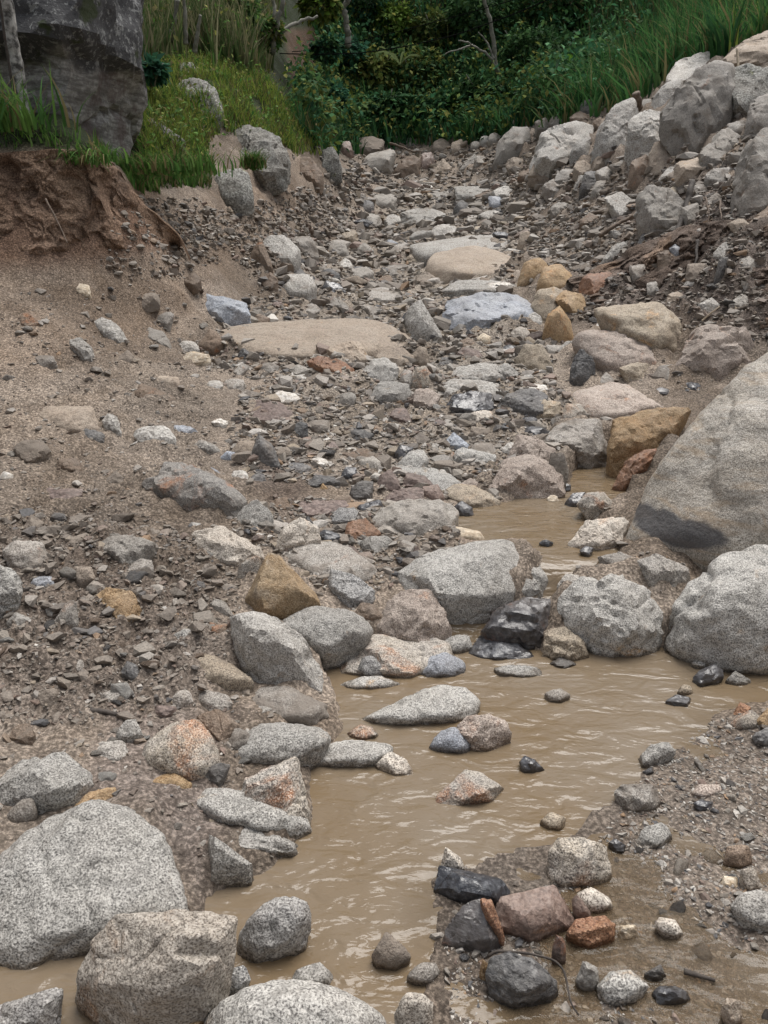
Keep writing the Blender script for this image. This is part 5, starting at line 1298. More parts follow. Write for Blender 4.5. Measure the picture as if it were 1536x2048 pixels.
loose(14, A_SHORE, 1.6, 2.5, ["granm", "gran", "grey"], 16, 44, "small shore stone", "stones of the lower left shore", 9)
loose(24, A_MIDC, 3.2, 4.3, ["granm", "gran", "slate", "purp", "grey", "brown"], 18, 46, "packed stone", "stones between the central blocks", 10)

# ------------------------------------------------------------------ grit and pebbles nobody could count
def skirt(n, r):
    """debris caught along the feet of the bigger rocks"""
    big = [o for o, c, w in ROCKS if w > 40 and o.name.startswith(("rock", "boulder", "stone")) and o.dimensions.x < 2.2]
    out = []
    per = max(1, n // len(big))
    for o in big:
        b = np.array([v[:] for v in o.bound_box]) + np.array(o.location)
        lo, hi = b.min(0), b.max(0)
        a = r.uniform(0, 6.283, per); k = r.uniform(0.82, 1.18, per)
        x = (lo[0] + hi[0]) / 2 + np.cos(a) * k * (hi[0] - lo[0]) / 2; y = (lo[1] + hi[1]) / 2 + np.sin(a) * k * (hi[1] - lo[1]) / 2
        out.append(np.stack([x, y, ground_z(x, y)], -1))
    P = np.vstack(out)
    return P[(poly_dist(P[:, 0], P[:, 1], POOL) < 0) & (P[:, 1] > 0.9)]
def chip(seed, n):
    r = np.random.default_rng(seed)
    Q = r.normal(size=(n, 3)); Q /= np.linalg.norm(Q, axis=1)[:, None]
    Q *= np.array([1.0, r.uniform(0.65, 0.98), r.uniform(0.55, 0.9)]) * r.uniform(0.85, 1.1, (n, 1))
    bm = bmesh.new()
    for q in Q: bm.verts.new(q)
    res = bmesh.ops.convex_hull(bm, input=bm.verts)
    bmesh.ops.delete(bm, geom=[g for g in res["geom_interior"] if isinstance(g, bmesh.types.BMVert)], context='VERTS')
    bmesh.ops.triangulate(bm, faces=bm.faces)
    bmesh.ops.recalc_face_normals(bm, faces=bm.faces)
    bm.verts.index_update()
    V = np.array([v.co[:] for v in bm.verts]); F = np.array([[v.index for v in f.verts] for f in bm.faces]); bm.free()
    return V, F
def gravel(name, specs, label, lvl, seed):
    r = np.random.default_rng(seed)
    protos = [chip(500 + k, 14 if lvl else 8) for k in range(8)]
    Vs, Fs, Cs = [], [], []
    off = 0
    PAL = np.array([(0.30, 0.27, 0.235), (0.26, 0.23, 0.195), (0.36, 0.33, 0.295), (0.205, 0.172, 0.142), (0.46, 0.43, 0.39), (0.11, 0.108, 0.11), (0.30, 0.20, 0.125), (0.22, 0.16, 0.13), (0.55, 0.52, 0.47), (0.33, 0.27, 0.2)])
    for n, poly, y0, y1, smin, smax, muddy, w in specs:
        P = region_points(n, poly, y0, y1, r) if poly is not None else skirt(n, r)
        if len(P) == 0: continue
        for k in range(8):
            q = P[k::8]; m = len(q)
            if m == 0: continue
            V, F = protos[k]
            s = smin * (smax / smin) ** (r.uniform(size=m) ** 2.6) * 0.5 * np.maximum(0.8, q[:, 1] + 0.6) / FPX
            a = r.uniform(0, 6.28, m); t = r.normal(size=m) * 0.35
            sc3 = np.stack([s * r.uniform(0.9, 1.4, m), s * r.uniform(0.7, 1.1, m), s * r.uniform(0.55, 1.0, m)], -1)
            L = V[None] * sc3[:, None, :]
            y2 = L[..., 1] * np.cos(t)[:, None] - L[..., 2] * np.sin(t)[:, None]; z2 = L[..., 1] * np.sin(t)[:, None] + L[..., 2] * np.cos(t)[:, None]
            x3 = L[..., 0] * np.cos(a)[:, None] - y2 * np.sin(a)[:, None]; y3 = L[..., 0] * np.sin(a)[:, None] + y2 * np.cos(a)[:, None]
            L = np.stack([x3, y3, z2], -1) + (q + np.stack([0 * s, 0 * s, s * 0.12], -1))[:, None, :]
            c = PAL[r.choice(len(PAL), m, p=np.array(w) / sum(w))] * r.uniform(0.85, 1.4, (m, 1))
            muddy_ = np.clip(muddy * 0.8 + r.normal(size=(m, 1)) * 0.25 + 0.08, 0, 0.9)
            c = c * (1 - muddy_) + np.array(MUD) * 1.25 * r.uniform(0.8, 1.2, (m, 1)) * muddy_
            Vs.append(L.reshape(-1, 3)); Cs.append(np.repeat(c, len(V), 0))
            Fs.append((F[None] + (np.arange(m) * len(V))[:, None, None] + off).reshape(-1, 3)); off += m * len(V)
    me = mesh_np(name, np.vstack(Vs), np.vstack(Fs), False, np.vstack(Cs))
    return tag(link(name, me, M['pebble']), label, None, kind="stuff")
WG = [5, 5, 4, 4, 2, 2, 1, 2, 0.6, 2]
WD = [2, 4, 1, 6, 0.6, 2, 0.6, 3, 0.2, 1]
WW = [3, 2, 4, 2, 4, 4, 1.2, 2, 2, 1.5]
gravel("rubble", [(2900, A_BED, 4.2, 24, 9, 42, 0.2, WG), (1200, A_PILE, 8, 24, 9, 34, 0.35, WG), (520, A_FACE, 6, 9.5, 9, 30, 0.6, WD), (420, A_CREST, 17, 27, 7, 18, 0.35, WG),
                  (700, A_LEFTM, 2.1, 3.9, 10, 44, 0.55, WD), (260, A_SLOPE, 3.6, 8, 8, 20, 0.45, WG), (700, A_UPL, 8, 24, 8, 24, 0.4, WD), (420, A_GRAV, 1.1, 2.6, 9, 26, 0.1, WW), (520, A_MIDC, 3.1, 4.4, 9, 44, 0.3, WG), (120, A_SHORE, 1.6, 2.5, 8, 20, 0.5, WD), (1100, None, 0, 0, 8, 26, 0.4, WG), (420, A_BANKR, 6, 10, 7, 24, 0.55, WD), (450, A_OUTL, 1.6, 6.5, 9, 34, 0.5, WD)],
       "fine stone rubble between the rocks of the stream bed", 1, 21)
A_ALL = pxpoly("-300,580 300,520 560,400 700,330 1000,350 1300,420 1700,460 1700,760 1300,830 1130,1000 900,1100 760,1200 600,1300 640,1500 600,1700 380,1800 -300,1900")
gravel("grit", [(5200, A_BED, 4.2, 24, 4, 10, 0.3, WG), (2200, A_PILE, 8, 24, 5, 11, 0.4, WD), (1600, A_FACE, 6, 9.5, 4, 11, 0.65, WD), (900, A_CREST, 17, 27, 4, 9, 0.35, WG),
                (2600, A_LEFTM, 2.1, 3.9, 4, 11, 0.6, WD), (1800, A_SLOPE, 3.6, 8, 3, 7, 0.5, WG), (1500, A_UPL, 9, 24, 4, 9, 0.5, WD), (4200, A_GRAV, 1.05, 2.6, 4, 11, 0.15, WW), (900, A_MIDC, 3.1, 4.4, 4, 11, 0.35, WG),
                (1200, A_ALL, 1.5, 10, 3, 8, 0.5, WG), (2500, None, 0, 0, 4, 9, 0.45, WG), (900, A_BANKR, 6, 10, 3, 8, 0.6, WD), (7000, A_BED, 4.2, 24, 9, 24, 0.2, WG), (3000, A_PILE, 8, 24, 9, 22, 0.3, WG), (1600, A_UPL, 8, 24, 8, 20, 0.4, WG), (1500, A_LEFTM, 2.1, 3.9, 6, 20, 0.5, WD), (1200, A_FACE, 6, 9.5, 9, 24, 0.5, WD), (900, A_MIDC, 3.1, 4.4, 9, 24, 0.3, WG), (700, A_CREST, 17, 27, 7, 16, 0.3, WG), (2600, A_GRAV, 1.1, 2.6, 6, 18, 0.05, WW), (2000, A_OUTL, 1.6, 6.5, 4, 14, 0.5, WD)],
       "grit and small pebbles scattered over mud and gravel bar", 0, 22)

# ------------------------------------------------------------------ sticks, roots, cables
def spline(P, n=24):
    P = np.asarray(P, float)
    t = np.concatenate([[0], np.cumsum(np.linalg.norm(np.diff(P, axis=0), axis=1))]); t /= t[-1]
    s = np.linspace(0, 1, n)
    Q = np.stack([np.interp(s, t, P[:, k]) for k in range(3)], -1)
    for _ in range(3):
        Q[1:-1] = (Q[:-2] + 2 * Q[1:-1] + Q[2:]) / 4
    return Q
def stick(name, label, cat, pts, r0, r1, mat, n=24, wob=0.3, dz=0.0, parent=None, seg=7):
    P = np.array([at(*q) if len(q) == 3 else hit(*q) + np.array([0, 0, dz]) for q in pts])
    Q = spline(P, n)
    Q = Q + np.stack([fbm(Q * 6 + k * 9.1, 2) for k in range(3)], -1) * r0 * wob * 4
    V, F = tube_np(Q, np.linspace(r0, r1, n) * (1 + 0.07 * np.sin(np.arange(n) * 1.7)), seg)
    b = Q[0].copy()
    o = link(name, mesh_np(name, V - b, F), M[mat], parent, b if parent is None else b - np.array(parent.location))
    if parent is None: tag(o, label, cat)
    return o
stick("stick", "dark stick lying in the shallow flow at the lower right", "stick", [(1368, 1950), (1400, 1960), (1430, 1970)], 0.007, 0.004, "wood_dark", dz=0.012)
stick("root", "thin black root looped round the dark rock at the bottom", "root", [(975, 1915, 1.36), (990, 1903, 1.36), (1060, 1908, 1.36), (1110, 1920, 1.36), (1128, 1940, 1.34), (1135, 1975, 1.30), (1142, 2008, 1.26), (1158, 2030, 1.24)], 0.0035, 0.002, "wood_dark", n=40)
stick("stick", "thick dark stick pressed into the mud at the left", "stick", [(148, 1431), (200, 1432), (252, 1438)], 0.014, 0.006, "wood_dark", dz=0.012)
stick("stick", "short dark twig on the left edge granite rock", "twig", [(8, 1541, 1.98), (28, 1550, 1.96), (47, 1558, 1.94)], 0.004, 0.002, "wood_dark")
stick("branch", "dark branch leaning down the slope of the right pile", "branch", [(1384, 362, 9.4), (1372, 420, 9.1), (1345, 482, 8.7)], 0.035, 0.03, "wood_dark", wob=0.2)
stick("branch", "thin crooked branch lying on the far crest", "branch", [(780, 287, 24.5), (800, 292, 24.3), (825, 303, 24.2), (842, 304, 24.1)], 0.035, 0.02, "wood_brown")
stick("twig", "dark twig standing up at the left of the far bed", "twig", [(713, 368, 19.5), (713, 358, 19.5), (718, 354, 19.4), (723, 345, 19.4)], 0.025, 0.012, "wood_dark")
stick("twig", "pale twig sticking out of the debris face", "twig", [(1403, 641, 6.75), (1440, 612, 6.75)], 0.008, 0.006, "wood_pale")
stick("branch", "brown stick lying slantwise on the pile slope", "stick", [(1197, 470, 10.2), (1230, 450, 10.2), (1264, 430, 10.3)], 0.03, 0.02, "wood_brown")
stick("vine", "pale dry stem hanging over the greenish boulder of the pile", "stem", [(1474, 95, 12.3), (1478, 150, 12.1), (1476, 190, 12.0), (1481, 222, 11.9)], 0.018, 0.014, "wood_pale")
stick("root", "thin pale root dangling down the cut earth bank", "root", [(92, 398, 6.25), (108, 430, 6.2), (125, 465, 6.15), (135, 487, 6.1)], 0.008, 0.004, "wood_brown")
stick("stump", "short wooden stump standing on the right pile", "stump", [(1276, 218, 15.3), (1273, 200, 15.2), (1271, 184, 15.15)], 0.085, 0.07, "wood_brown", n=10, wob=0.1)
stick("twig", "dry twig on the pile above the brown rock", "twig", [(1385, 490, 8.2), (1430, 470, 8.2)], 0.008, 0.004, "wood_brown")
stick("root", "dark root hanging from the top of the debris face", "root", [(1395, 480, 8.0), (1392, 520, 7.8), (1384, 560, 7.7)], 0.018, 0.006, "wood_dark")
for i, (x, tx) in enumerate([(1412, "left"), (1440, "middle"), (1418, "shortest")]):
    stick("root", f"fine brown root fringe strand on the debris face, {tx} of three", "root", [(x, 395 + i * 8, 8.3), (x + 6 - i * 5, 425, 8.1), (x + 2, 452 - i * 12, 8.0)], 0.012, 0.004, "wood_brown")
stick("cable", "lower black cable crossing in front of the green hillside", "cable", [(470, 101, 23.5), (555, 107, 23.6), (640, 109, 23.7), (725, 106, 23.8), (812, 93, 23.9), (912, 70, 24), (1024, 30, 24.1), (1130, -15, 24.2), (1300, -100, 24.3)], 0.013, 0.013, "cable", n=60, wob=0, seg=6)
stick("cable", "upper thinner black cable crossing in front of the green hillside", "cable", [(500, 106, 24.5), (602, 103, 24.6), (699, 87, 24.7), (795, 63, 24.8), (912, 33, 24.9), (1024, 1, 25), (1200, -50, 25.2)], 0.010, 0.010, "cable", n=60, wob=0, seg=6)

# ------------------------------------------------------------------ trees and bare stems
t = empty("leaning_trunk", at(52, 268, 7.35)); tag(t, "thin pale lichened trunk leaning in front of the dark block", "tree")
stick("trunk", None, None, [(54, 275, 7.35), (45, 200, 7.3), (28, 100, 7.25), (12, 10, 7.2), (-4, -120, 7.1)], 0.058, 0.05, "bark_lichen", n=40, wob=0.06, parent=t, seg=12)
stick("branch", None, None, [(12, -20, 7.2), (40, -80, 7.1), (90, -140, 7.0)], 0.025, 0.012, "bark_lichen", parent=t)
stick("stem", None, None, [(38, 262, 7.28), (26, 180, 7.22), (8, 60, 7.12), (-6, -40, 7.05)], 0.013, 0.01, "wood_dark", n=30, wob=0.1, parent=t)
t = empty("bare_tree", at(1012, 200, 26.8)); tag(t, "thin pale tree with forked bare branches in the dark thicket", "tree")
stick("trunk", None, None, [(1012, 205, 26.8), (1003, 165, 26.7), (990, 130, 26.6), (985, 60, 26.4), (968, 0, 26.2), (955, -60, 26)], 0.085, 0.045, "bark_grey", n=30, wob=0.2, parent=t)
stick("branch", None, None, [(994, 135, 26.6), (970, 105, 26.3), (940, 88, 26), (918, 80, 25.9)], 0.05, 0.02, "bark_grey", parent=t)
stick("branch", None, None, [(945, 90, 26.1), (918, 98, 25.9), (890, 107, 25.8)], 0.035, 0.015, "bark_grey", parent=t)
stick("branch", None, None, [(988, 118, 26.5), (975, 85, 26.5), (958, 65, 26.4)], 0.04, 0.015, "bark_grey", parent=t)
t = empty("bare_tree", at(545, 95, 20.5)); tag(t, "spindly grey stems rising left of the brown earth scar", "tree")
stick("trunk", None, None, [(543, 105, 20.5), (550, 70, 20.4), (560, 30, 20.3), (575, -20, 20.2)], 0.07, 0.05, "bark_grey", parent=t)
stick("trunk", None, None, [(548, 60, 20.4), (549, 20, 20.4), (546, -30, 20.4)], 0.05, 0.035, "bark_grey", parent=t)
stick("branch", None, None, [(545, 85, 20.5), (565, 62, 20.6), (590, 45, 20.8), (612, 36, 21), (635, 34, 21.1)], 0.055, 0.03, "bark_grey", parent=t)
t = empty("bare_tree", at(695, 85, 26.5)); tag(t, "short leaning grey trunk right of the brown earth scar", "tree")
stick("trunk", None, None, [(697, 92, 26.5), (692, 55, 26.4), (690, 20, 26.3), (698, -30, 26.2)], 0.10, 0.07, "bark_grey", parent=t)
for (x0, y0, x1, y1, tx) in [(330, 100, 358, 0, "second grey cane from the dark block"), (318, 115, 340, 60, "shortest grey cane, nearest the dark block"), (372, 90, 366, -20, "thickest upright cane in the reeds"), (388, 105, 400, 30, "slanting cane right of the thick one"), (345, 85, 352, 0, "middle grey cane in the reeds")]:
    stick("cane", tx, "cane", [(x0, y0, 15.5), ((x0 + x1) / 2 + 2, (y0 + y1) / 2, 15.4), (x1, y1, 15.3)], 0.045 if "thick" in tx else 0.03, 0.025, "bark_grey", wob=0.15)

# ------------------------------------------------------------------ grasses
def blades(P, H, Wd, lean, curl, col, r, nseg=3, head=None):
    n = len(P)
    a = r.uniform(0, 6.283, n)
    dirx = np.stack([np.cos(a), np.sin(a), 0 * a], -1) * r.uniform(0.3, 1.0, (n, 1)) + np.asarray(lean)[None, :]
    side = np.stack([-np.sin(a + 0.6), np.cos(a + 0.6), 0 * a], -1)
    lv = np.linspace(0, 1, nseg + 1)
    rows = []
    for t in lv:
        rise = t - 0.35 * curl[:, None] * t * t if np.ndim(curl) else t - 0.35 * curl * t * t
        c = P + H[:, None] * (np.array([0, 0, 1.0]) * (rise if np.ndim(rise) else np.full((n, 1), rise)) + dirx * (0.9 * (curl[:, None] if np.ndim(curl) else curl) * t ** 1.8))
        w = Wd[:, None] * (1 - t) ** 0.7 * (0.6 + 1.2 * t * (1 - t) + 0.4 * (t < 0.5))
        rows.append((c - side * w, c + side * w) if t < 1 else (c,))
    V = np.concatenate([np.stack([x[0], x[1]], 1) for x in rows[:-1]] + [rows[-1][0][:, None, :]], 1)   # n,(2*nseg+1),3
    k = 2 * nseg + 1
    F = []
    for s in range(nseg - 1):
        F += [(2 * s, 2 * s + 1, 2 * s + 3), (2 * s, 2 * s + 3, 2 * s + 2)]
    F.append((2 * nseg - 2, 2 * nseg - 1, 2 * nseg))
    F = np.array(F)
    FF = (F[None] + (np.arange(n) * k)[:, None, None]).reshape(-1, 3)
    C = np.repeat(col, k, 0)
    return V.reshape(-1, 3), FF, C
def veg_points(n, poly, y0, y1, r, avoid=()):
    out = np.zeros((0, 3)); tries = 0
    while len(out) < n and tries < 80:
        tries += 1
        y = np.exp(r.uniform(math.log(y0), math.log(y1), 20000)); x = r.uniform(-0.75, 0.75, 20000) * (y + 1)
        P = np.stack([x, y, ground_z(x, y)], -1)
        px, py = project(P)
        ok = in_poly(px + 34 * fbm(P * 1.1, 3), py + 26 * fbm(P * 1.1 + 5, 3), poly) & (fbm(P * 0.8 + 3, 3) > -0.3)
        for a in avoid: ok &= ~in_poly(px, py, a)
        out = np.vstack([out, P[ok]])
    return out[:n]
def mixcol(r, n, pal, var=0.35):
    pal = np.array(pal)
    return pal[r.integers(len(pal), size=n)] * r.uniform(1 - var, 1 + var, (n, 1))
def grass(name, label, parts, seed):
    r = np.random.default_rng(seed)
    Vs, Fs, Cs, off = [], [], [], 0
    for (n, poly, y0, y1, h0, h1, w, curl, lean, pal, avoid) in parts:
        P = veg_points(n, poly, y0, y1, r, avoid); m = len(P)
        if m == 0: continue
        clump = 0.75 + 0.6 * np.clip(fbm(P * 0.9, 2), -0.6, 0.6)
        H = r.uniform(h0, h1, m) * clump
        c = mixcol(r, m, pal) * (0.75 + 0.5 * np.clip(0.5 + fbm(P * 0.45 + 7, 2), 0, 1.2))[:, None]
        V, F, C = blades(P - np.array([0, 0, 0.03]), H, np.full(m, w) * r.uniform(0.6, 1.3, m), lean, r.uniform(0.35, 1.0, m) * curl, c, r)
        Vs.append(V); Fs.append(F + off); Cs.append(C); off += len(V)
    me = mesh_np(name, np.vstack(Vs), np.vstack(Fs), True, np.vstack(Cs))
    return tag(link(name, me, M['leaf']), label, None, kind="stuff")
V_RIGHT = pxpoly("1090,-200 1900,-300 1900,60 1540,90 1420,120 1330,160 1260,210 1180,240 1080,260 1060,150 1120,60")
V_MID = pxpoly("560,330 620,150 640,-200 1120,-200 1120,100 1080,260 900,290 690,305 640,310")
V_SCARPPX = pxpoly("572,58 632,56 636,140 628,190 604,205 588,150")
V_REED = pxpoly("285,130 285,-250 560,-250 560,110 520,150 420,140 350,120")
V_MOUND = pxpoly("285,360 285,120 420,130 520,150 580,230 650,300 640,310 540,300 430,250 420,330 350,350 300,370")
V_MOUNDLOW = pxpoly("260,350 290,290 400,300 430,340 420,380 330,380 270,380")
V_LEFT = pxpoly("-300,300 -300,240 60,230 120,270 210,300 235,330 205,335 150,302 60,300 0,308")
V_BASE = pxpoly("600,290 680,300 900,280 1060,240 1180,215 1180,160 1000,200 700,230 600,220")
DG = [(0.0385, 0.1085, 0.035), (0.0525, 0.14, 0.042), (0.0315, 0.0875, 0.035), (0.0735, 0.175, 0.0525), (0.16, 0.15, 0.07)]
BG = [(0.0396, 0.117, 0.0576), (0.054, 0.153, 0.072), (0.081, 0.18, 0.081)]
YG = [(0.2254, 0.3059, 0.0483), (0.2898, 0.3542, 0.0724), (0.161, 0.2576, 0.0483), (0.2576, 0.2737, 0.0805)]
MG = [(0.07, 0.15, 0.035), (0.10, 0.19, 0.045), (0.05, 0.12, 0.03), (0.12, 0.20, 0.06), (0.2, 0.17, 0.085)]
RG = [(0.15, 0.1562, 0.075), (0.2, 0.1938, 0.1063), (0.0938, 0.125, 0.05), (0.0625, 0.1, 0.035), (0.25, 0.2313, 0.1375)]
grass("tall_grass", "dense dark green drooping grass covering the right hillside",
      [(15000, V_RIGHT, 16, 40, 0.6, 1.7, 0.026, 1.15, (-0.25, -0.4, -0.1), DG + [(0.09, 0.16, 0.06)], ()),
       (900, pxpoly("1380,-100 1900,-200 1900,60 1540,90 1430,110"), 16, 40, 0.5, 1.2, 0.028, 0.8, (-0.2, -0.3, 0), YG, ())], 41)
grass("hillside_grass", "dark grass and creepers between the bushes of the far hillside",
      [(13000, V_MID, 18, 42, 0.4, 1.1, 0.03, 0.9, (-0.1, -0.45, 0), BG + DG, (V_SCARPPX,)), (6000, V_BASE, 20, 29, 0.4, 0.95, 0.026, 0.7, (0.0, -0.3, 0), BG, (V_SCARPPX,))], 42)
grass("reeds", "tall dry reeds and canes behind the dark block",
      [(6500, V_REED, 12, 34, 0.8, 2.0, 0.02, 0.7, (0.1, -0.25, 0), RG, ()), (2200, V_REED, 12, 30, 0.5, 1.3, 0.022, 0.8, (0, -0.3, 0), MG, ())], 43)
grass("mound_grass", "short yellow green grass on the mound and its edge",
      [(19000, V_MOUND, 8.3, 24, 0.14, 0.50, 0.010, 1.1, (0.1, -0.45, -0.1), YG + YG + MG + [(0.16, 0.12, 0.06), (0.11, 0.085, 0.045)], ()), (2200, V_MOUNDLOW, 8, 12, 0.15, 0.36, 0.011, 0.9, (0.1, -0.5, 0), MG, ())], 44)
grass("bank_grass", "bright green grass fringe along the top of the cut earth bank",
      [(3600, V_LEFT, 5.8, 9.5, 0.12, 0.34, 0.009, 0.9, (0.1, -0.5, 0), MG + [(0.13, 0.24, 0.05)], ())], 45)
def tuft(label, px, py, Y, n, h, w, pal, lean, seed, spread=0.12, name="grass_tuft"):
    r = np.random.default_rng(seed)
    b = at(px, py, Y)
    P = np.stack([r.normal(size=n) * spread, r.normal(size=n) * spread * 0.6, r.normal(size=n) * 0.02], -1)
    V, F, C = blades(P, r.uniform(0.5, 1.0, n) * h, np.full(n, w), lean, r.uniform(0.6, 1.2, n), mixcol(r, n, pal), r, 4)
    o = link(name, mesh_np(name, V, F, True, C), M['leaf'], None, b)
    return tag(o, label, "grass")
tuft("grass tuft hanging over the lip of the cut earth bank", 180, 325, 6.95, 110, 0.42, 0.009, MG, (0.2, -0.7, -0.75), 60)
tuft("dense grass tuft between the pale slab and the round mound boulder", 375, 345, 8.6, 220, 0.38, 0.010, MG, (0.1, -0.5, -0.1), 61, 0.22)
tuft("grass tuft hanging at the foot of the dark block", 290, 345, 8.3, 260, 0.34, 0.010, MG, (0.0, -0.6, -0.35), 62, 0.2)
tuft("grass tuft on the face of the weathered mound boulder", 505, 335, 11.5, 200, 0.4, 0.011, MG, (0.2, -0.6, -0.2), 63, 0.08)
tuft("long leaved tuft at the left edge beside the pale trunk", 10, 262, 7.0, 120, 0.6, 0.012, MG, (0.1, -0.3, 0), 64, 0.2)

# ------------------------------------------------------------------ bushes
def leaves(n, R3, size, pal, r, droop=0.4, shell=0.5):
    n = int(n * 1.7); size *= 0.75
    q = r.normal(size=(n, 3)); q /= np.linalg.norm(q, axis=1)[:, None]
    lump = 0.75 + 0.5 * fbm(q * 1.8 + r.uniform(0, 40, 3), 3)
    rad = (shell + (1 - shell) * r.uniform(size=n) ** 0.5) * lump
    c = q * rad[:, None] * np.array(R3); c[:, 2] += R3[2] * 0.7
    t = q * np.array([1, 1, 0.4]) + r.normal(size=(n, 3)) * 0.5; t[:, 2] -= droop; t /= np.linalg.norm(t, axis=1)[:, None]
    s = np.cross(t, r.normal(size=(n, 3)) * 0.4 + np.array([0, 0, 1.0])); s /= np.linalg.norm(s, axis=1)[:, None] + 1e-9
    nn = np.cross(s, t)
    L = size * r.uniform(0.6, 1.3, (n, 1)); Wd = L * 0.27
    a = c; b = c + t * L * 0.5 + s * Wd + nn * L * 0.06; d = c + t * L * 0.5 - s * Wd + nn * L * 0.06; e = c + t * L - nn * L * 0.08; m = c + t * L * 0.5
    V = np.stack([a, b, m, d, e], 1).reshape(-1, 3)
    F = np.array([(0, 2, 1), (0, 3, 2), (1, 2, 4), (2, 3, 4)])
    FF = (F[None] + (np.arange(n) * 5)[:, None, None]).reshape(-1, 3)
    return V, FF, np.repeat(mixcol(r, n, pal, 0.45), 5, 0)
def bush(label, px, py, rp, pal, leaf, n, seed, name="bush", Y=None, flat=0.8, droop=0.5):
    r = np.random.default_rng(seed)
    b = hit(px, py + rp * flat * 0.8) if Y is None else at(px, py + rp * flat * 0.8, Y)
    R_ = rp * b[1] / FPX
    t = empty(name, b); tag(t, label, "bush", None)
    V, F, C = leaves(n, (R_, R_ * 0.8, R_ * flat), leaf, pal, r, droop)
    link("foliage", mesh_np("foliage", V, F, True, C), M['leaf'], t)
    for k in range(4):
        e = np.array([r.normal() * R_ * 0.5, r.normal() * R_ * 0.3, R_ * flat * r.uniform(0.9, 1.5)])
        Q = spline(np.array([[0, 0, -0.1], e * 0.5 + r.normal(size=3) * R_ * 0.1, e]), 8)
        V, F = tube_np(Q, np.linspace(0.03, 0.012, 8), 5)
        link("stem", mesh_np("stem", V, F), M['bark_grey'], t)
LIME = [(0.13, 0.21, 0.035), (0.10, 0.17, 0.03), (0.17, 0.24, 0.06)]
OLIVE = [(0.105, 0.1425, 0.033), (0.15, 0.18, 0.045), (0.06, 0.0975, 0.03), (0.21, 0.21, 0.06)]
DARK = [(0.038, 0.0855, 0.0323), (0.0532, 0.114, 0.0418), (0.0266, 0.0646, 0.0266), (0.076, 0.1425, 0.0475)]
FERN = [(0.04, 0.12, 0.072), (0.056, 0.152, 0.08), (0.032, 0.088, 0.056)]
HERB = [(0.06, 0.16, 0.05), (0.08, 0.19, 0.055), (0.045, 0.12, 0.04)]
RED = [(0.07, 0.10, 0.03), (0.10, 0.12, 0.03), (0.05, 0.08, 0.025)]
bush("bright lime green leafy bush above the cables", 785, 48, 46, LIME, 0.26, 700, 1)
bush("olive leafy bush between the cables", 862, 72, 52, RED, 0.3, 620, 2)
bush("yellowish drooping bush in the middle of the hillside", 745, 150, 58, OLIVE, 0.3, 900, 3, droop=0.9)
bush("dark bush right of the yellowish drooping one", 830, 150, 66, DARK + OLIVE, 0.28, 1000, 4)
bush("blue green ferny mound beside the brown earth scar", 690, 115, 44, FERN, 0.3, 700, 5)
bush("dark creeper clump on the right rim of the earth scar", 650, 100, 30, FERN + DARK, 0.22, 500, 31, Y=24.2)
bush("low blue green bush under the brown earth scar", 655, 205, 46, FERN, 0.26, 800, 6)
bush("dark thicket behind the forked bare tree", 960, 45, 80, DARK, 0.3, 1100, 7)
bush("dark vine mass right of the forked bare tree", 1065, 115, 72, DARK, 0.26, 1300, 8)
bush("black green broad bush at the foot of the forked bare tree", 960, 200, 60, DARK, 0.32, 800, 9)
bush("pale yellow green canopy overhanging the earth scar", 640, 8, 44, OLIVE + LIME, 0.28, 500, 11, Y=23.5)
bush("low bright herb clump on the far crest beside the grey lump", 822, 262, 26, HERB, 0.26, 380, 12)
bush("light green herb clump left of the lone crest cobble", 935, 215, 42, HERB, 0.28, 520, 13)
bush("dark hanging bush at the top middle edge", 1110, 15, 70, DARK + DG, 0.3, 900, 14)
bush("dark green leafy bush behind the pile crest", 1120, 180, 50, DARK + BG, 0.3, 700, 15)
bush("blue green thicket at the top left of the hillside", 720, 5, 60, FERN + DARK, 0.28, 900, 16)
bush("shaded bush low in the middle of the hillside", 770, 225, 52, DARK + BG, 0.28, 850, 17)
bush("shaded bush above the low bright herb clump", 870, 225, 44, DARK + BG, 0.3, 650, 18)
bush("dark green shrub among the reeds", 470, 40, 60, MG + DARK, 0.22, 800, 19, Y=19.5)
bush("small leafy shrub right of the reeds", 530, 60, 40, MG + OLIVE, 0.2, 500, 20, Y=20.5)
bush("broad leaved weed beside the dark block", 305, 140, 24, FERN, 0.2, 160, 21, Y=11.5)

def big_leaf_plant(label, px, py, Y, n, L, Wd, pal, seed, up=0.7):
    r = np.random.default_rng(seed)
    b = at(px, py, Y)
    t = empty("broad_leaf_plant", b); tag(t, label, "plant")
    for k in range(n):
        a = k * 2.4 + r.uniform(-0.4, 0.4)
        out = np.array([math.cos(a), math.sin(a) * 0.7 - 0.3, 0])
        l = L * r.uniform(0.7, 1.1)
        s = np.linspace(0, 1, 7)
        mid = np.array([out * (q * l) * 0.9 + np.array([0, 0, up * l * (q - 0.75 * q * q)]) for q in s])
        side = np.array([-out[1], out[0], 0.25]); side /= np.linalg.norm(side)
        wd = Wd * np.sin(np.clip(s * 0.93 + 0.07, 0, 1) * math.pi) ** 0.8
        V = np.concatenate([mid - side * wd[:, None], mid - np.array([0, 0, 0.03]), mid + side * wd[:, None]])
        F = []
        for i in range(6):
            for o_ in (0, 7): F += [(i + o_, i + 1 + o_, i + 8 + o_), (i + o_, i + 8 + o_, i + 7 + o_)]
        c = np.repeat(mixcol(r, 1, pal, 0.2), len(V), 0)
        link("leaf", mesh_np("leaf", V, np.array(F), True, c), M['leaf'], t)
big_leaf_plant("pale green rosette of broad leaves low on the hillside", 822, 200, 26.3, 8, 0.42, 0.12, [(0.07, 0.15, 0.075)], 1, 0.9)
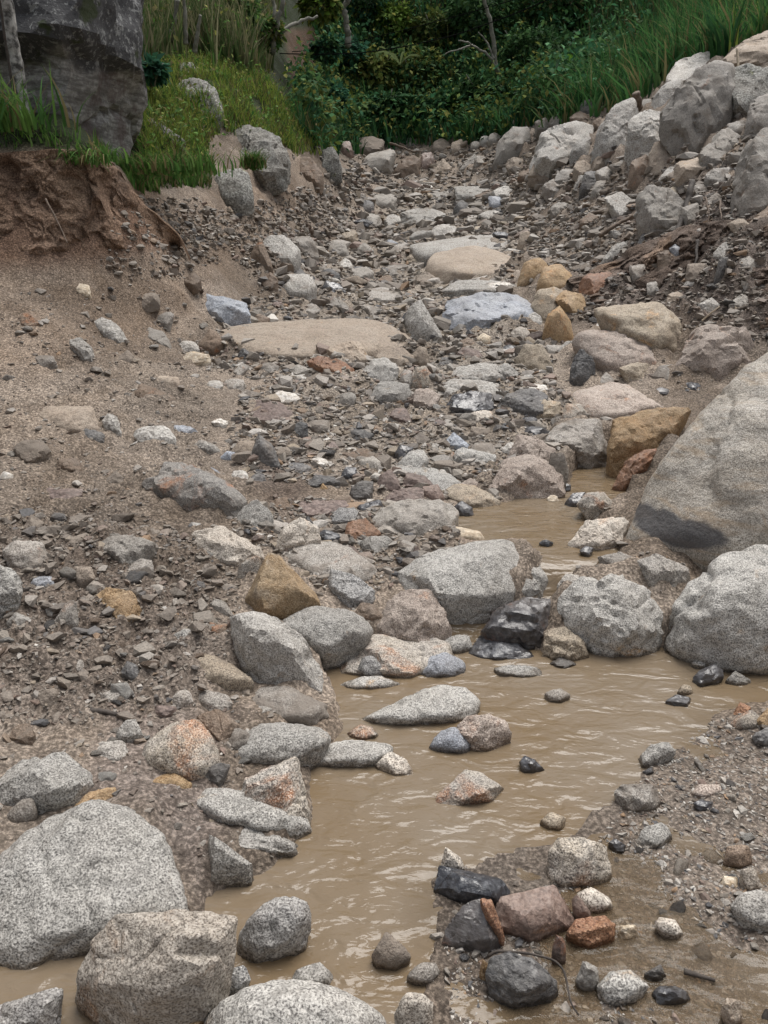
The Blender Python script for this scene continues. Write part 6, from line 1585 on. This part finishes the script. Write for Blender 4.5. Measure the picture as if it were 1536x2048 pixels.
big_leaf_plant("small pale rosette of leaves near the far crest", 797, 235, 26.0, 6, 0.34, 0.10, [(0.06, 0.13, 0.06)], 2, 0.9)
big_leaf_plant("bright green tall leafed plant behind the pile", 1160, 150, 25.0, 6, 0.9, 0.14, [(0.12, 0.24, 0.03)], 3, 1.6)
big_leaf_plant("dark plant with large heart shaped leaves behind the pile", 1185, 120, 24.8, 7, 0.75, 0.22, [(0.025, 0.07, 0.03)], 4, 1.0)
big_leaf_plant("dark broad leaves hanging over the crest", 1065, 190, 25.5, 8, 0.8, 0.17, [(0.025, 0.065, 0.025)], 5, 0.8)
big_leaf_plant("pale strap leaved plant in the yellowish bush", 800, 130, 26.0, 9, 0.8, 0.04, [(0.14, 0.18, 0.08)], 6, 1.2)
big_leaf_plant("pale strap leaved plant near the foot of the hillside", 712, 225, 25.8, 8, 0.7, 0.045, [(0.12, 0.17, 0.06)], 7, 1.0)

# creepers and mixed leaves that close the gaps between the bushes
def creepers(name, label, specs, seed):
    r = np.random.default_rng(seed)
    Vs, Fs, Cs, off = [], [], [], 0
    for n, poly, y0, y1, size, h, pal in specs:
        P = veg_points(n, poly, y0, y1, r, (V_SCARPPX,)); m = len(P)
        if m == 0: continue
        V, F, C = leaves(int(m / 1.7) + 1, (1, 1, 1), size, pal, r)
        k = min(m, len(V) // 5)
        V = V.reshape(-1, 5, 3)[:k]; V = V - V[:, :1] + (P[:k] + np.stack([r.normal(size=k) * 0.15, r.normal(size=k) * 0.15, r.uniform(0.05, h, k) * (0.5 + np.clip(0.6 + fbm(P[:k] * 0.7, 2), 0, 1.4))], -1))[:, None, :]
        patch = (0.6 + 0.8 * np.clip(0.5 + 1.2 * fbm(P[:k] * 0.5 + 2, 2), 0, 1.3))
        Vs.append(V.reshape(-1, 3)); Fs.append(F[:k * 4] + off); Cs.append(C[:k * 5] * np.repeat(patch, 5)[:, None]); off += k * 5
    return tag(link(name, mesh_np(name, np.vstack(Vs), np.vstack(Fs), True, np.vstack(Cs)), M['leaf']), label, None, kind="stuff")
creepers("creepers", "tangled creeper leaves covering the far hillside between the bushes",
         [(15000, V_MID, 18, 42, 0.24, 1.1, DARK + OLIVE + BG + [(0.09, 0.15, 0.05)]), (3500, V_BASE, 20, 29, 0.22, 0.7, BG + HERB), (2500, V_MOUND, 8.3, 24, 0.10, 0.2, MG + OLIVE), (3500, pxpoly("1080,-200 1330,-200 1300,60 1240,150 1180,230 1080,260"), 16, 40, 0.25, 1.2, DARK + BG), (2500, V_REED, 12, 30, 0.16, 1.2, MG + OLIVE)], 77)
